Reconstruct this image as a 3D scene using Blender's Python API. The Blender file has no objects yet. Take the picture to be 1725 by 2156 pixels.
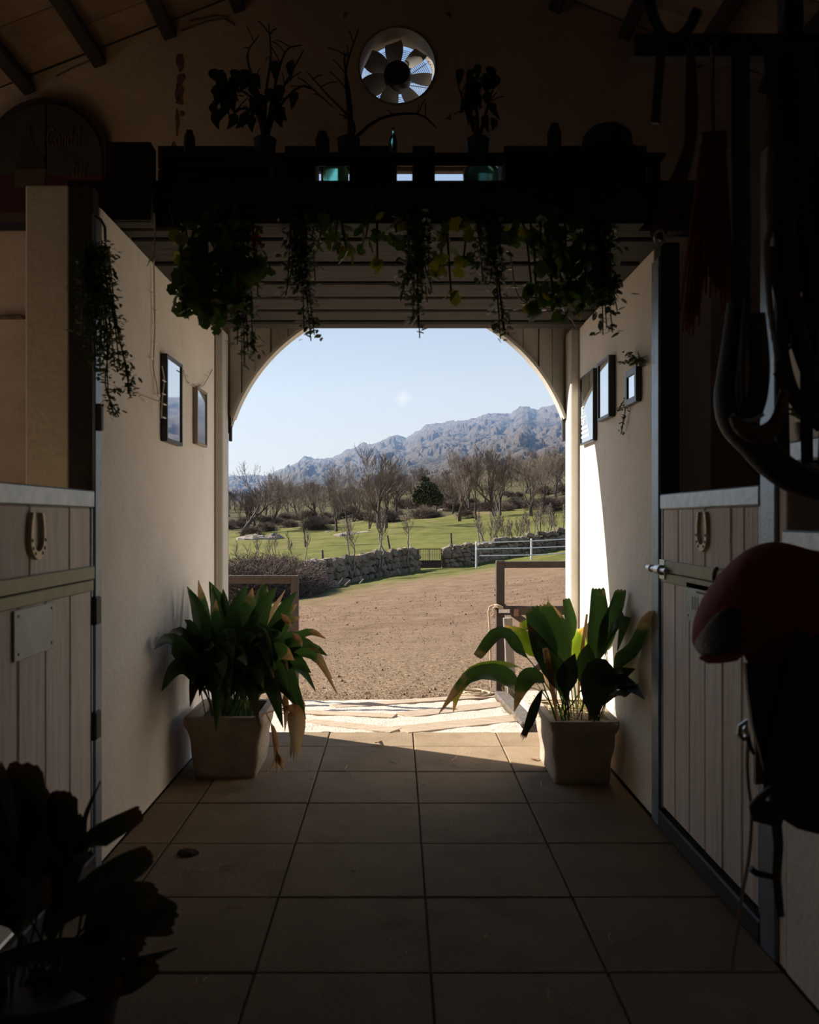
import bpy, bmesh, math, random
import numpy as np
from mathutils import Vector, Matrix, noise

# ------------------------------------------------------------------ camera, sky, sun, exposure
SC = bpy.context.scene
COL = SC.collection
F = 1832.0            # focal length in pixels of the 1725 x 2156 frame
VX, VY, H = 836.0, 1095.0, 1.3
cam_d = bpy.data.cameras.new('camera')
cam = bpy.data.objects.new('camera', cam_d)
COL.objects.link(cam)
cam.location = (0, 0, H)
cam.rotation_euler = (math.radians(90), 0, 0)
cam_d.sensor_fit = 'VERTICAL'
cam_d.sensor_height = 36
cam_d.lens = F / 2156 * 36
cam_d.shift_x = (862.5 - VX) / 2156
cam_d.shift_y = (VY - 1078) / 2156
cam_d.clip_end = 5000
cam_d.dof.use_dof = True
cam_d.dof.focus_distance = 14
cam_d.dof.aperture_fstop = 4.5
SC.camera = cam

W = bpy.data.worlds.new('world')
SC.world = W
W.use_nodes = True
wn, wl = W.node_tree.nodes, W.node_tree.links
wn.clear()
w_out = wn.new('ShaderNodeOutputWorld')
w_bg = wn.new('ShaderNodeBackground')
w_tc = wn.new('ShaderNodeTexCoord')
w_sep = wn.new('ShaderNodeSeparateXYZ')
w_ramp = wn.new('ShaderNodeValToRGB')
wl.new(w_tc.outputs['Generated'], w_sep.inputs[0])
wl.new(w_sep.outputs['Z'], w_ramp.inputs[0])
e = w_ramp.color_ramp.elements
stops = [(0.0, (.76, .775, .79)), (.06, (.71, .745, .79)), (.13, (.605, .68, .77)), (.216, (.49, .59, .735)),
         (.5, (.27, .43, .72)), (1.0, (.12, .25, .55))]
e[0].position, e[0].color = stops[0][0], (*stops[0][1], 1)
e[1].position, e[1].color = stops[-1][0], (*stops[-1][1], 1)
for p, c in stops[1:-1]:
    k = e.new(p)
    k.color = (*c, 1)
# one small wisp of cloud low over the mountain
w_vm = wn.new('ShaderNodeVectorMath'); w_vm.operation = 'DISTANCE'
w_nz = wn.new('ShaderNodeTexNoise'); w_nz.inputs['Scale'].default_value = 60
w_map = wn.new('ShaderNodeMapRange')
w_mul = wn.new('ShaderNodeMath'); w_mul.operation = 'MULTIPLY'
w_mix = wn.new('ShaderNodeMixRGB')
cdir = Vector(((850 - VX) / F, 1, (VY - 839) / F)).normalized()
w_vm.inputs[1].default_value = cdir
wl.new(w_tc.outputs['Generated'], w_vm.inputs[0])
wl.new(w_tc.outputs['Generated'], w_nz.inputs['Vector'])
w_map.inputs[1].default_value = .0105
w_map.inputs[2].default_value = .001
wl.new(w_vm.outputs['Value'], w_map.inputs[0])
wl.new(w_map.outputs[0], w_mul.inputs[0])
wl.new(w_nz.outputs[0], w_mul.inputs[1])
wl.new(w_mul.outputs[0], w_mix.inputs[0])
wl.new(w_ramp.outputs[0], w_mix.inputs[1])
w_mix.inputs[2].default_value = (1, .95, .92, 1)
wl.new(w_mix.outputs[0], w_bg.inputs[0])
w_bg.inputs[1].default_value = 1.0
wl.new(w_bg.outputs[0], w_out.inputs[0])

EL = math.radians(34)
sun_d = bpy.data.lights.new('sun', 'SUN')
sun = bpy.data.objects.new('sun', sun_d)
COL.objects.link(sun)
sun_d.energy = 12.0
sun_d.angle = math.radians(.6)
sun_d.color = (1, .92, .8)
to_sun = Vector((-.889 * math.cos(EL), .457 * math.cos(EL), math.sin(EL)))
sun.rotation_euler = to_sun.to_track_quat('Z', 'Y').to_euler()
sun.location = (-20, 30, 30)

SC.view_settings.view_transform = 'Standard'
SC.view_settings.look = 'None'
SC.view_settings.exposure = 0.0
SC.view_settings.gamma = 1.0
SC.view_settings.use_curve_mapping = False
SC.cycles.max_bounces = 10
SC.cycles.diffuse_bounces = 6
SC.cycles.transparent_max_bounces = 12

# ------------------------------------------------------------------ helpers
rng = random.Random(7)


def P(px, py, D):
    return Vector(((px - VX) * D / F, D, H - (py - VY) * D / F))


def LP(px, py, D, lim=1.075):
    a = abs(px - VX)
    if a > 1:
        D = min(D, F * lim / a)
    return P(px, py, D)


def WP(px, py, x):            # a point on the plane x = const
    D = F * x / (px - VX)
    return P(px, py, D)


OFF = {}


class MB:
    def __init__(self):
        self.v, self.f, self.uv, self.mi = [], [], {}, []

    def add(self, vs, fs, mi=0):
        n = len(self.v)
        self.v += [tuple(p) for p in vs]
        self.f += [tuple(i + n for i in f) for f in fs]
        self.mi += [mi] * len(fs)
        return n

    def box(self, x0, x1, y0, y1, z0, z1, b=0.0):
        if b <= 0:
            vs = [(x, y, z) for x in (x0, x1) for y in (y0, y1) for z in (z0, z1)]
            self.add(vs, [(0, 1, 3, 2), (4, 6, 7, 5), (0, 4, 5, 1), (2, 3, 7, 6), (0, 2, 6, 4), (1, 5, 7, 3)])
            return
        c = ((x0 + x1) / 2, (y0 + y1) / 2, (z0 + z1) / 2)
        h = ((x1 - x0) / 2, (y1 - y0) / 2, (z1 - z0) / 2)
        b = min(b, .45 * min(abs(q) for q in h))
        vs, idx = [], {}
        for s in [(a, q, r) for a in (-1, 1) for q in (-1, 1) for r in (-1, 1)]:
            for ax in range(3):
                idx[(s, ax)] = len(vs)
                vs.append(tuple(c[i] + s[i] * (h[i] if i == ax else h[i] - b) for i in range(3)))
        fs = []
        for ax in range(3):
            o = [i for i in range(3) if i != ax]
            for sg in (-1, 1):
                q = []
                for a_, b_ in ((-1, -1), (1, -1), (1, 1), (-1, 1)):
                    s = [0, 0, 0]; s[ax] = sg; s[o[0]] = a_; s[o[1]] = b_
                    q.append(idx[(tuple(s), ax)])
                fs.append(tuple(q))
        for ax in range(3):
            o = [i for i in range(3) if i != ax]
            for a_ in (-1, 1):
                for b_ in (-1, 1):
                    s0 = [0, 0, 0]; s0[ax] = -1; s0[o[0]] = a_; s0[o[1]] = b_
                    s1 = list(s0); s1[ax] = 1
                    s0, s1 = tuple(s0), tuple(s1)
                    fs.append((idx[(s0, o[0])], idx[(s0, o[1])], idx[(s1, o[1])], idx[(s1, o[0])]))
        for s in [(a, q, r) for a in (-1, 1) for q in (-1, 1) for r in (-1, 1)]:
            fs.append((idx[(s, 0)], idx[(s, 1)], idx[(s, 2)]))
        self.add(vs, fs)

    def tube(self, pts, rad, n=6, closed=False, squash=None):
        pts = [Vector(p) for p in pts]
        if not hasattr(rad, '__len__'):
            rad = [rad] * len(pts)
        N = len(pts)
        base = len(self.v)
        t0 = (pts[1] - pts[0]).normalized()
        ref = Vector((0, 0, 1)) if abs(t0.z) < .8 else Vector((0, 1, 0))
        a = t0.cross(ref).normalized()
        for i in range(N):
            if closed:
                t = pts[(i + 1) % N] - pts[i - 1]
            else:
                t = pts[min(i + 1, N - 1)] - pts[max(i - 1, 0)]
            t = t.normalized() if t.length > 1e-9 else t0
            a = a - t * a.dot(t)
            a = a.normalized() if a.length > 1e-6 else t.orthogonal().normalized()
            b = t.cross(a)
            sq = squash or (1, 1)
            for k in range(n):
                an = 2 * math.pi * k / n
                self.v.append(tuple(pts[i] + (a * math.cos(an) * sq[0] + b * math.sin(an) * sq[1]) * rad[i]))
        M_ = N if closed else N - 1
        for i in range(M_):
            j = (i + 1) % N
            for k in range(n):
                self.f.append((base + i * n + k, base + i * n + (k + 1) % n, base + j * n + (k + 1) % n, base + j * n + k))
                self.mi.append(0)
        if not closed:
            self.f.append(tuple(base + k for k in range(n))[::-1]); self.mi.append(0)
            self.f.append(tuple(base + (N - 1) * n + k for k in range(n))); self.mi.append(0)

    def beam(self, p0, p1, w, h, up=(0, 0, 1), b=0.004):
        """a squared bar from p0 to p1"""
        p0, p1 = Vector(p0), Vector(p1)
        t = (p1 - p0); L = t.length; t.normalize()
        s = t.cross(Vector(up)).normalized(); u = s.cross(t)
        m = MB(); m.box(0, L, -w / 2, w / 2, -h / 2, h / 2, b)
        self.add([p0 + t * v[0] + s * v[1] + u * v[2] for v in m.v], m.f)

    def lathe(self, prof, c=(0, 0, 0), n=20, caps=True):
        base = len(self.v)
        for r, z in prof:
            for k in range(n):
                a = 2 * math.pi * k / n
                self.v.append((c[0] + r * math.cos(a), c[1] + r * math.sin(a), c[2] + z))
        for i in range(len(prof) - 1):
            for k in range(n):
                self.f.append((base + i * n + k, base + i * n + (k + 1) % n, base + (i + 1) * n + (k + 1) % n, base + (i + 1) * n + k))
                self.mi.append(0)
        if caps:
            self.f.append(tuple(base + k for k in range(n))[::-1]); self.mi.append(0)
            self.f.append(tuple(base + (len(prof) - 1) * n + k for k in range(n))); self.mi.append(0)

    def prism(self, poly, f3, d):
        """2-D polygon -> thick plate; f3 maps (u,v,w) to a point, w in 0..d"""
        n = len(poly)
        self.add([f3(u, v, 0) for u, v in poly] + [f3(u, v, d) for u, v in poly],
                 [tuple(range(n))[::-1], tuple(range(n, 2 * n))] + [(i, (i + 1) % n, n + (i + 1) % n, n + i) for i in range(n)])

    def grid(self, rows, closed=False):
        n = len(rows[0]); base = len(self.v)
        for r in rows:
            self.v += [tuple(p) for p in r]
        for i in range(len(rows) - 1):
            for k in range(n if closed else n - 1):
                self.f.append((base + i * n + k, base + i * n + (k + 1) % n, base + (i + 1) * n + (k + 1) % n, base + (i + 1) * n + k))
                self.mi.append(0)

    def mesh(self, name, mat, off=(0, 0, 0), smooth=False, recalc=True):
        me = bpy.data.meshes.new(name)
        o = Vector(off)
        me.from_pydata([(v[0] - o[0], v[1] - o[1], v[2] - o[2]) for v in self.v], [], self.f)
        for m in (mat if isinstance(mat, (list, tuple)) else [mat]):
            me.materials.append(m)
        if any(self.mi):
            me.polygons.foreach_set('material_index', self.mi)
        if self.uv:
            ul = me.uv_layers.new(name='UVMap')
            for lp in me.loops:
                ul.data[lp.index].uv = self.uv.get(lp.vertex_index, (0, 0))
        if recalc:
            bm = bmesh.new(); bm.from_mesh(me)
            bmesh.ops.recalc_face_normals(bm, faces=bm.faces)
            bm.to_mesh(me); bm.free()
        if smooth:
            me.polygons.foreach_set('use_smooth', [True] * len(me.polygons))
            if smooth != 'all':
                try:
                    me.set_sharp_from_angle(angle=math.radians(40))
                except Exception:
                    pass
        me.update()
        return me

    def build(self, name, mat, parent=None, smooth=False, kind=None, recalc=True, pivot=None):
        off = Vector(OFF.get(parent.name, (0, 0, 0))) if parent else Vector((0, 0, 0))
        if pivot is not None:
            pv = Vector(pivot)
        elif parent:
            pv = off
        else:
            a = np.array(self.v); pv = Vector(((a[:, 0].min() + a[:, 0].max()) / 2, (a[:, 1].min() + a[:, 1].max()) / 2, a[:, 2].min()))
        ob = bpy.data.objects.new(name, self.mesh(name, mat, pv, smooth, recalc))
        COL.objects.link(ob)
        if parent:
            ob.parent = parent
            ob.location = pv - off
        else:
            ob.location = pv
        OFF[ob.name] = tuple(pv)
        if kind:
            ob['kind'] = kind
        return ob


def place(me, name, loc, parent=None, rot=(0, 0, 0), scale=(1, 1, 1)):
    ob = bpy.data.objects.new(name, me)
    COL.objects.link(ob)
    off = Vector(OFF.get(parent.name, (0, 0, 0))) if parent else Vector((0, 0, 0))
    ob.parent = parent
    ob.location = Vector(loc) - off
    ob.rotation_euler = rot
    ob.scale = scale
    return ob


def T(o, label, cat, group=None, kind=None):
    o['label'] = label
    o['category'] = cat
    if group:
        o['group'] = group
    if kind:
        o['kind'] = kind
    return o


def thing(name, label, cat, loc, group=None):
    o = bpy.data.objects.new(name, None)
    COL.objects.link(o)
    o.location = loc
    o.empty_display_size = .1
    OFF[o.name] = tuple(loc)
    return T(o, label, cat, group)


def struct(name, mb, mat, smooth=False, parent=None):
    o = mb.build(name, mat, parent, smooth)
    o['kind'] = 'structure'
    return o


def copy_tree(root, loc, rot=None, scale=None, label=None):
    r = root.copy(); COL.objects.link(r)
    r.location = loc
    if rot is not None: r.rotation_euler = rot
    if scale is not None: r.scale = scale
    if label: r['label'] = label
    for ch in root.children:
        c = ch.copy(); COL.objects.link(c); c.parent = r
        for g in ch.children:
            d = g.copy(); COL.objects.link(d); d.parent = c
    return r


# ------------------------------------------------------------------ materials
def M(name, c1, c2=None, scale=6.0, rough=.75, metal=0.0, bump=0.0, bscale=60.0, stretch=(1, 1, 1), rnd=0.0,
      detail=5, c3=None, s3=1.5, lo=.35, hi=.65, spec=.5, w3=(.55, .75), coat=0.0, trans=0.0):
    m = bpy.data.materials.new(name)
    m.use_nodes = True
    n, l = m.node_tree.nodes, m.node_tree.links
    bs = n['Principled BSDF']
    bs.inputs['Roughness'].default_value = rough
    bs.inputs['Metallic'].default_value = metal
    bs.inputs['Specular IOR Level'].default_value = spec
    if coat: bs.inputs['Coat Weight'].default_value = coat
    if trans: bs.inputs['Transmission Weight'].default_value = trans
    col = None
    if c2 is not None or bump or c3 is not None:
        tc = n.new('ShaderNodeTexCoord')
        mp = n.new('ShaderNodeMapping')
        mp.inputs['Scale'].default_value = stretch
        l.new(tc.outputs['Object'], mp.inputs['Vector'])
        if rnd:
            oi = n.new('ShaderNodeObjectInfo')
            vm = n.new('ShaderNodeVectorMath'); vm.operation = 'ADD'
            cb = n.new('ShaderNodeCombineXYZ')
            ml = n.new('ShaderNodeMath'); ml.operation = 'MULTIPLY'; ml.inputs[1].default_value = 37.0
            l.new(oi.outputs['Random'], ml.inputs[0])
            for i in range(3): l.new(ml.outputs[0], cb.inputs[i])
            l.new(tc.outputs['Object'], vm.inputs[0]); l.new(cb.outputs[0], vm.inputs[1])
            l.new(vm.outputs[0], mp.inputs['Vector'])
    if c2 is not None:
        nz = n.new('ShaderNodeTexNoise')
        nz.inputs['Scale'].default_value = scale
        nz.inputs['Detail'].default_value = detail
        nz.inputs['Roughness'].default_value = .62
        l.new(mp.outputs[0], nz.inputs['Vector'])
        mr = n.new('ShaderNodeMapRange')
        mr.inputs[1].default_value, mr.inputs[2].default_value = lo, hi
        l.new(nz.outputs[0], mr.inputs[0])
        mx = n.new('ShaderNodeMixRGB')
        mx.inputs[1].default_value = (*c1, 1)
        mx.inputs[2].default_value = (*c2, 1)
        l.new(mr.outputs[0], mx.inputs[0])
        col = mx.outputs[0]
    if c3 is not None:
        nz3 = n.new('ShaderNodeTexNoise')
        nz3.inputs['Scale'].default_value = s3
        nz3.inputs['Detail'].default_value = 8
        nz3.inputs['Roughness'].default_value = .7
        l.new(mp.outputs[0], nz3.inputs['Vector'])
        mr3 = n.new('ShaderNodeMapRange')
        mr3.inputs[1].default_value, mr3.inputs[2].default_value = w3
        l.new(nz3.outputs[0], mr3.inputs[0])
        mx3 = n.new('ShaderNodeMixRGB')
        l.new(mr3.outputs[0], mx3.inputs[0])
        if col: l.new(col, mx3.inputs[1])
        else: mx3.inputs[1].default_value = (*c1, 1)
        mx3.inputs[2].default_value = (*c3, 1)
        col = mx3.outputs[0]
    if rnd and col:
        hs = n.new('ShaderNodeHueSaturation')
        mv = n.new('ShaderNodeMapRange')
        mv.inputs[3].default_value, mv.inputs[4].default_value = 1 - rnd, 1 + rnd
        l.new(oi.outputs['Random'], mv.inputs[0])
        l.new(mv.outputs[0], hs.inputs['Value'])
        l.new(col, hs.inputs['Color'])
        col = hs.outputs[0]
    if col: l.new(col, bs.inputs['Base Color'])
    else: bs.inputs['Base Color'].default_value = (*c1, 1)
    if bump:
        nb = n.new('ShaderNodeTexNoise')
        nb.inputs['Scale'].default_value = bscale
        nb.inputs['Detail'].default_value = 6
        l.new(mp.outputs[0], nb.inputs['Vector'])
        bp = n.new('ShaderNodeBump')
        bp.inputs['Strength'].default_value = bump
        bp.inputs['Distance'].default_value = .02
        l.new(nb.outputs[0], bp.inputs['Height'])
        l.new(bp.outputs[0], bs.inputs['Normal'])
    return m


def leaf_mat(name, base, base2, tip, tip_at, vein=.12, rough=.38, trans=.3):
    """blade colour along its length (UV v), dry tip, pale mid-rib, light passing through"""
    m = bpy.data.materials.new(name); m.use_nodes = True
    n, l = m.node_tree.nodes, m.node_tree.links
    bs = n['Principled BSDF']; out = n['Material Output']
    bs.inputs['Roughness'].default_value = rough
    uv = n.new('ShaderNodeTexCoord'); sp = n.new('ShaderNodeSeparateXYZ')
    l.new(uv.outputs['UV'], sp.inputs[0])
    nz = n.new('ShaderNodeTexNoise'); nz.inputs['Scale'].default_value = 14; nz.inputs['Detail'].default_value = 6
    l.new(uv.outputs['Object'], nz.inputs['Vector'])
    ad = n.new('ShaderNodeMath'); ad.operation = 'MULTIPLY_ADD'; ad.inputs[1].default_value = .5
    l.new(nz.outputs[0], ad.inputs[0]); l.new(sp.outputs['Y'], ad.inputs[2])
    mr = n.new('ShaderNodeMapRange'); mr.inputs[1].default_value = tip_at + .2; mr.inputs[2].default_value = tip_at + .32
    l.new(ad.outputs[0], mr.inputs[0])
    mxa = n.new('ShaderNodeMixRGB'); mxa.inputs[1].default_value = (*base, 1); mxa.inputs[2].default_value = (*base2, 1)
    wv = n.new('ShaderNodeTexNoise'); wv.inputs['Scale'].default_value = 5
    mpv = n.new('ShaderNodeMapping'); mpv.inputs['Scale'].default_value = (14, .6, 1)
    l.new(uv.outputs['UV'], mpv.inputs[0]); l.new(mpv.outputs[0], wv.inputs['Vector'])
    l.new(wv.outputs[0], mxa.inputs[0])
    mx = n.new('ShaderNodeMixRGB'); l.new(mr.outputs[0], mx.inputs[0]); l.new(mxa.outputs[0], mx.inputs[1])
    mx.inputs[2].default_value = (*tip, 1)
    l.new(mx.outputs[0], bs.inputs['Base Color'])
    tr = n.new('ShaderNodeBsdfTranslucent')
    br = n.new('ShaderNodeHueSaturation'); br.inputs['Value'].default_value = 2.2; br.inputs['Saturation'].default_value = 1.1
    l.new(mx.outputs[0], br.inputs['Color']); l.new(br.outputs[0], tr.inputs['Color'])
    ms = n.new('ShaderNodeMixShader'); ms.inputs[0].default_value = trans
    l.new(bs.outputs[0], ms.inputs[1]); l.new(tr.outputs[0], ms.inputs[2])
    l.new(ms.outputs[0], out.inputs['Surface'])
    bp = n.new('ShaderNodeBump'); bp.inputs['Strength'].default_value = .35; bp.inputs['Distance'].default_value = .004
    l.new(wv.outputs[0], bp.inputs['Height']); l.new(bp.outputs[0], bs.inputs['Normal'])
    return m


m_plaster = M('limewashed_plaster', (.92, .855, .765), (.86, .785, .69), 2.6, .92, bump=.28, bscale=24, c3=(.52, .44, .36), s3=7, w3=(.62, .80), spec=.2)
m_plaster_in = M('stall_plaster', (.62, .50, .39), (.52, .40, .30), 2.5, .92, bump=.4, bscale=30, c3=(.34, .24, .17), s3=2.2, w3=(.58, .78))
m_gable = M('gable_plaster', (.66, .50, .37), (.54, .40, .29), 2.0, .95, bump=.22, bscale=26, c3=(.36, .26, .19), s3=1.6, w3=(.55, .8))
m_brickpatch = M('bare_brick', (.22, .12, .08), (.14, .09, .07), 14, .95, bump=.6, bscale=40)
m_white_paint = M('cream_gloss_paint', (.66, .62, .55), (.58, .54, .47), 5, .55, bump=.12, bscale=60, c3=(.4, .34, .28), s3=7, w3=(.66, .82))
m_tile = M('clay_floor_tile', (.268, .20, .132), (.22, .163, .107), 5, .92, spec=.08, bump=.25, bscale=90, rnd=.07, c3=(.13, .095, .068), s3=2.6, w3=(.56, .8))
m_grout = M('floor_grout', (.085, .065, .05), (.06, .047, .036), 20, .95, bump=.4)
m_door = M('whitewashed_board', (.80, .72, .65), (.68, .60, .53), 9, .72, bump=.3, bscale=30, stretch=(1, 1, .12), rnd=.06, c3=(.30, .23, .18), s3=9, w3=(.62, .80))
m_steel = M('blue_grey_steel', (.30, .36, .42), (.24, .29, .34), 14, .42, .55, bump=.1, bscale=80, c3=(.12, .10, .09), s3=9, w3=(.66, .78))
m_galv = M('galvanised_rail', (.48, .52, .56), (.36, .40, .44), 22, .45, .6, bump=.1, c3=(.2, .2, .2), s3=18, w3=(.62, .78))
m_darksteel = M('dark_steel', (.035, .035, .04), (.06, .05, .05), 12, .6, .3, bump=.15)
m_olive = M('olive_strap_paint', (.30, .29, .18), (.25, .24, .15), 12, .5, .2, bump=.08, c3=(.2, .13, .09), s3=14, w3=(.68, .8))
m_chrome = M('bolt_steel', (.62, .64, .66), (.45, .46, .48), 30, .3, .9)
m_horseshoe = M('worn_horseshoe', (.60, .50, .34), (.46, .37, .24), 40, .5, .4, bump=.2)
m_sheet = M('pale_plaque_sheet', (.56, .60, .58), (.46, .51, .50), 12, .5, .1, c3=(.28, .25, .2), s3=16, w3=(.64, .78))
m_print = M('faded_print', (.12, .12, .12), rough=.7)
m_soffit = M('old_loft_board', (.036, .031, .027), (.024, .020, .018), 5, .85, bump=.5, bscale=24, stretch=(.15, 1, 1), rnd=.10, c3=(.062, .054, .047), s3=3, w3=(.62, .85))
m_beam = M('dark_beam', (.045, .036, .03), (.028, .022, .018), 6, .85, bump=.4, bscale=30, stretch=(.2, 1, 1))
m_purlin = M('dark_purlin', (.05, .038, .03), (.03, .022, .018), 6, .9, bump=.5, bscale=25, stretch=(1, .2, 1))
m_claydeck = M('clay_roof_board', (.42, .28, .19), (.32, .21, .14), 5, .95, bump=.4, bscale=30, rnd=.16, c3=(.20, .13, .09), s3=4, w3=(.55, .78))
m_roofbase = M('roof_underlay', (.10, .07, .05), rough=1)
m_duct = M('fan_duct', (.30, .26, .22), (.22, .19, .16), 9, .7, bump=.3, bscale=60, c3=(.2, .15, .12), s3=8, w3=(.62, .8))
m_fanblade = M('fan_blade', (.42, .39, .34), (.34, .31, .27), 8, .45, .3)
m_black = M('black_leather', (.018, .016, .016), (.03, .026, .024), 30, .5, bump=.25, bscale=160)
m_brownleather = M('brown_leather', (.13, .06, .03), (.08, .04, .022), 25, .42, bump=.25, bscale=120)
m_suede = M('red_suede', (.30, .045, .05), (.22, .03, .035), 14, .85, bump=.3, bscale=120, c3=(.12, .03, .03), s3=6, w3=(.55, .8))
m_redwool = M('red_wool', (.27, .045, .04), (.19, .032, .03), 30, .95, rnd=.1)
m_rope = M('hemp_rope', (.55, .44, .31), (.42, .33, .23), 90, .9, bump=.5, bscale=220)
m_kerb = M('dark_sleeper', (.115, .095, .08), (.075, .062, .052), 12, .9, bump=.5, bscale=50)
m_timber = M('creosoted_timber', (.050, .036, .028), (.032, .023, .019), 9, .75, bump=.4, bscale=40, stretch=(1, 1, .2))
m_greywood = M('weathered_grey_timber', (.26, .235, .21), (.17, .15, .135), 14, .85, bump=.6, bscale=50, stretch=(3, 3, .25))
m_concrete = M('bleached_concrete', (.55, .48, .40), (.48, .41, .33), 18, .92, bump=.8, bscale=70, c3=(.27, .20, .14), s3=16, w3=(.57, .72))
m_batten = M('worn_ramp_batten', (.40, .31, .22), (.31, .235, .16), 22, .85, bump=.4, bscale=60, stretch=(.3, 1, 1))
m_stonepot = M('cast_stone_planter', (.42, .34, .26), (.33, .26, .2), 8, .9, bump=.5, bscale=45, c3=(.24, .18, .14), s3=7, w3=(.55, .75))
m_soil = M('potting_soil', (.09, .06, .04), (.05, .035, .025), 30, 1, bump=.8, bscale=60)
m_drystraw = M('dry_straw', (.62, .50, .30), (.5, .38, .22), 30, .8)
m_darkpot = M('dark_glazed_pot', (.03, .028, .026), (.045, .04, .035), 10, .4)
m_frame_black = M('black_picture_frame', (.02, .018, .018), rough=.38)
m_frame_tan = M('pale_wood_frame', (.40, .33, .26), (.32, .26, .2), 20, .6, stretch=(1, 1, .2))
m_glass_refl = M('picture_glass', (.80, .82, .84), rough=.03, metal=.96)
m_glass_dim = M('picture_glass_over_print', (.52, .55, .55), rough=.05, metal=.9)
m_greenglass = M('green_bottle_glass', (.18, .62, .55), rough=.12, trans=.92)
m_wire = M('pale_light_cord', (.60, .52, .42), rough=.6)
m_bulb = M('clear_mini_bulb', (.75, .72, .65), rough=.2)
m_stone = M('granite_fieldstone', (.25, .19, .135), (.135, .103, .075), 5, .95, bump=.8, bscale=14, rnd=.3, c3=(.32, .28, .23), s3=3, w3=(.58, .75))
m_mortar = M('wall_core_mortar', (.06, .05, .04), rough=1)  # dark mortar core behind the face stones
m_rust = M('rusty_gate_steel', (.055, .04, .032), (.085, .05, .035), 12, .75, .3)
m_whiterail = M('white_rail_paint', (.76, .75, .74), (.66, .65, .64), 10, .5)
m_bark = M('oak_bark', (.085, .066, .054), (.055, .043, .036), 5, .95, bump=.6, bscale=12, stretch=(2, 2, .5))
m_twig = M('bare_twigs', (.165, .118, .092), (.11, .08, .064), .7, .95, rnd=.14)
m_birch = M('pale_birch_bark', (.27, .235, .20), (.15, .13, .11), 9, .9, stretch=(1, 1, 2))
m_bramble = M('bramble_canes', (.15, .10, .072), (.09, .062, .046), 1.5, .95, rnd=.15)
m_evergreen = M('evergreen_leaf', (.10, .095, .036), (.045, .05, .022), .9, .8)
m_boulder = M('field_boulder', (.28, .225, .18), (.19, .155, .13), 1.2, .95, bump=.8, bscale=4, c3=(.2, .19, .12), s3=1.5, w3=(.55, .7))
m_signgreen = M('sign_green', (.055, .05, .025), (.04, .036, .02), 6, .8)
m_signred = M('sign_red', (.075, .016, .016), (.055, .012, .012), 6, .8)
m_signgold = M('sign_lettering', (.11, .062, .035), rough=.7)
m_signtan = M('sign_barrel_tan', (.10, .065, .035), (.07, .045, .025), 9, .8)
m_clod = M('dirt_clod', (.22, .145, .09), (.16, .10, .065), 3, 1, rnd=0)

m_leaf = leaf_mat('aspidistra_leaf', (.030, .062, .016), (.048, .088, .026), (.36, .24, .11), 1.03)
m_leaf_lit = leaf_mat('lit_yellow_leaf', (.10, .16, .02), (.15, .20, .03), (.50, .30, .10), .86, trans=.4)  # yellow-green leaf copy; light shining through is put into its brighter colour
m_leaf_tip = leaf_mat('brown_tipped_leaf', (.04, .08, .02), (.06, .11, .03), (.38, .23, .11), .84)
m_leaf_dry = leaf_mat('dry_leaf', (.30, .17, .075), (.22, .11, .05), (.36, .25, .13), .6, trans=.3)
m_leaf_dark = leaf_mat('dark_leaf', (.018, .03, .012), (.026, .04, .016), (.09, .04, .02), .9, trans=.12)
m_trail = leaf_mat('trailing_leaf', (.028, .045, .018), (.045, .065, .025), (.09, .10, .04), .9, trans=.3)
m_ger = leaf_mat('geranium_leaf', (.03, .062, .01), (.05, .085, .014), (.08, .08, .02), .9, trans=.3)
m_gery = leaf_mat('geranium_leaf_yellow', (.12, .13, .015), (.15, .15, .02), (.15, .12, .03), .9, trans=.35)
m_flower = M('red_petal', (.35, .012, .012), rough=.6)
m_stem = M('plant_stem', (.06, .075, .03), (.04, .05, .02), 20, .7)
# ------------------------------------------------------------------ building shell
YG, YO = 5.34, 5.54           # inner and outer face of the gable wall
XL, XR = -1.12, 1.12          # passage walls
XS = 4.2                      # outer side walls
SZ = 2.485                    # loft soffit, top of the stall partitions


def roofz(x):
    return 4.90 - .39 * abs(x)


# floor
fb = MB(); fb.box(-XS, XS, -5, YG, -.12, -.012)
fl = struct('floor', fb, m_grout)
T(fl, 'clay tiled passage floor running from the camera to the ramp', 'floor')
xs = [-1.42 + .508 * k for k in range(-1, 7)]
tb = {}
def tile_mesh(w, d):
    k = (round(w, 3), round(d, 3))
    if k not in tb:
        m = MB(); m.box(-w / 2, w / 2, -d / 2, d / 2, -.02, 0, .004)
        tb[k] = m.mesh('tile', m_tile)
    return tb[k]
rows = [(-5 + .5 * k, -5 + .5 * (k + 1)) for k in range(20)] + [(5.0, 5.34)]
for y0, y1 in rows:
    if y0 < .9:
        continue
    for i in range(2, 6):
        x0, x1 = -.41 - .508 * (4 - i) + .508, -.41 - .508 * (4 - i) + 1.016
        x0, x1 = max(x0, -1.12), min(x1, 1.12)
    for k in range(-2, 3):
        x0 = -.41 + .508 * k
        x1 = min(x0 + .508, 1.12); x0 = max(x0, -1.12)
        if x1 - x0 < .05: continue
        place(tile_mesh(x1 - x0 - .006, y1 - y0 - .006), 'tile', ((x0 + x1) / 2, (y0 + y1) / 2, rng.uniform(-.0015, .0015)), fl,
              (rng.uniform(-.0012, .0012), rng.uniform(-.0012, .0012), 0))
fb2 = MB(); fb2.box(-1.12, 1.12, -5, .995, -.0118, -.001)
fb2.build('tile_field', m_tile, fl)
fb3 = MB(); fb3.box(-XS, -1.4, -5, YG, -.0119, -.002); fb3.box(1.4, XS, -5, YG, -.0119, -.002)
fb3.build('stall_bedding', m_drystraw, fl)['kind'] = 'stuff'

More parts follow.
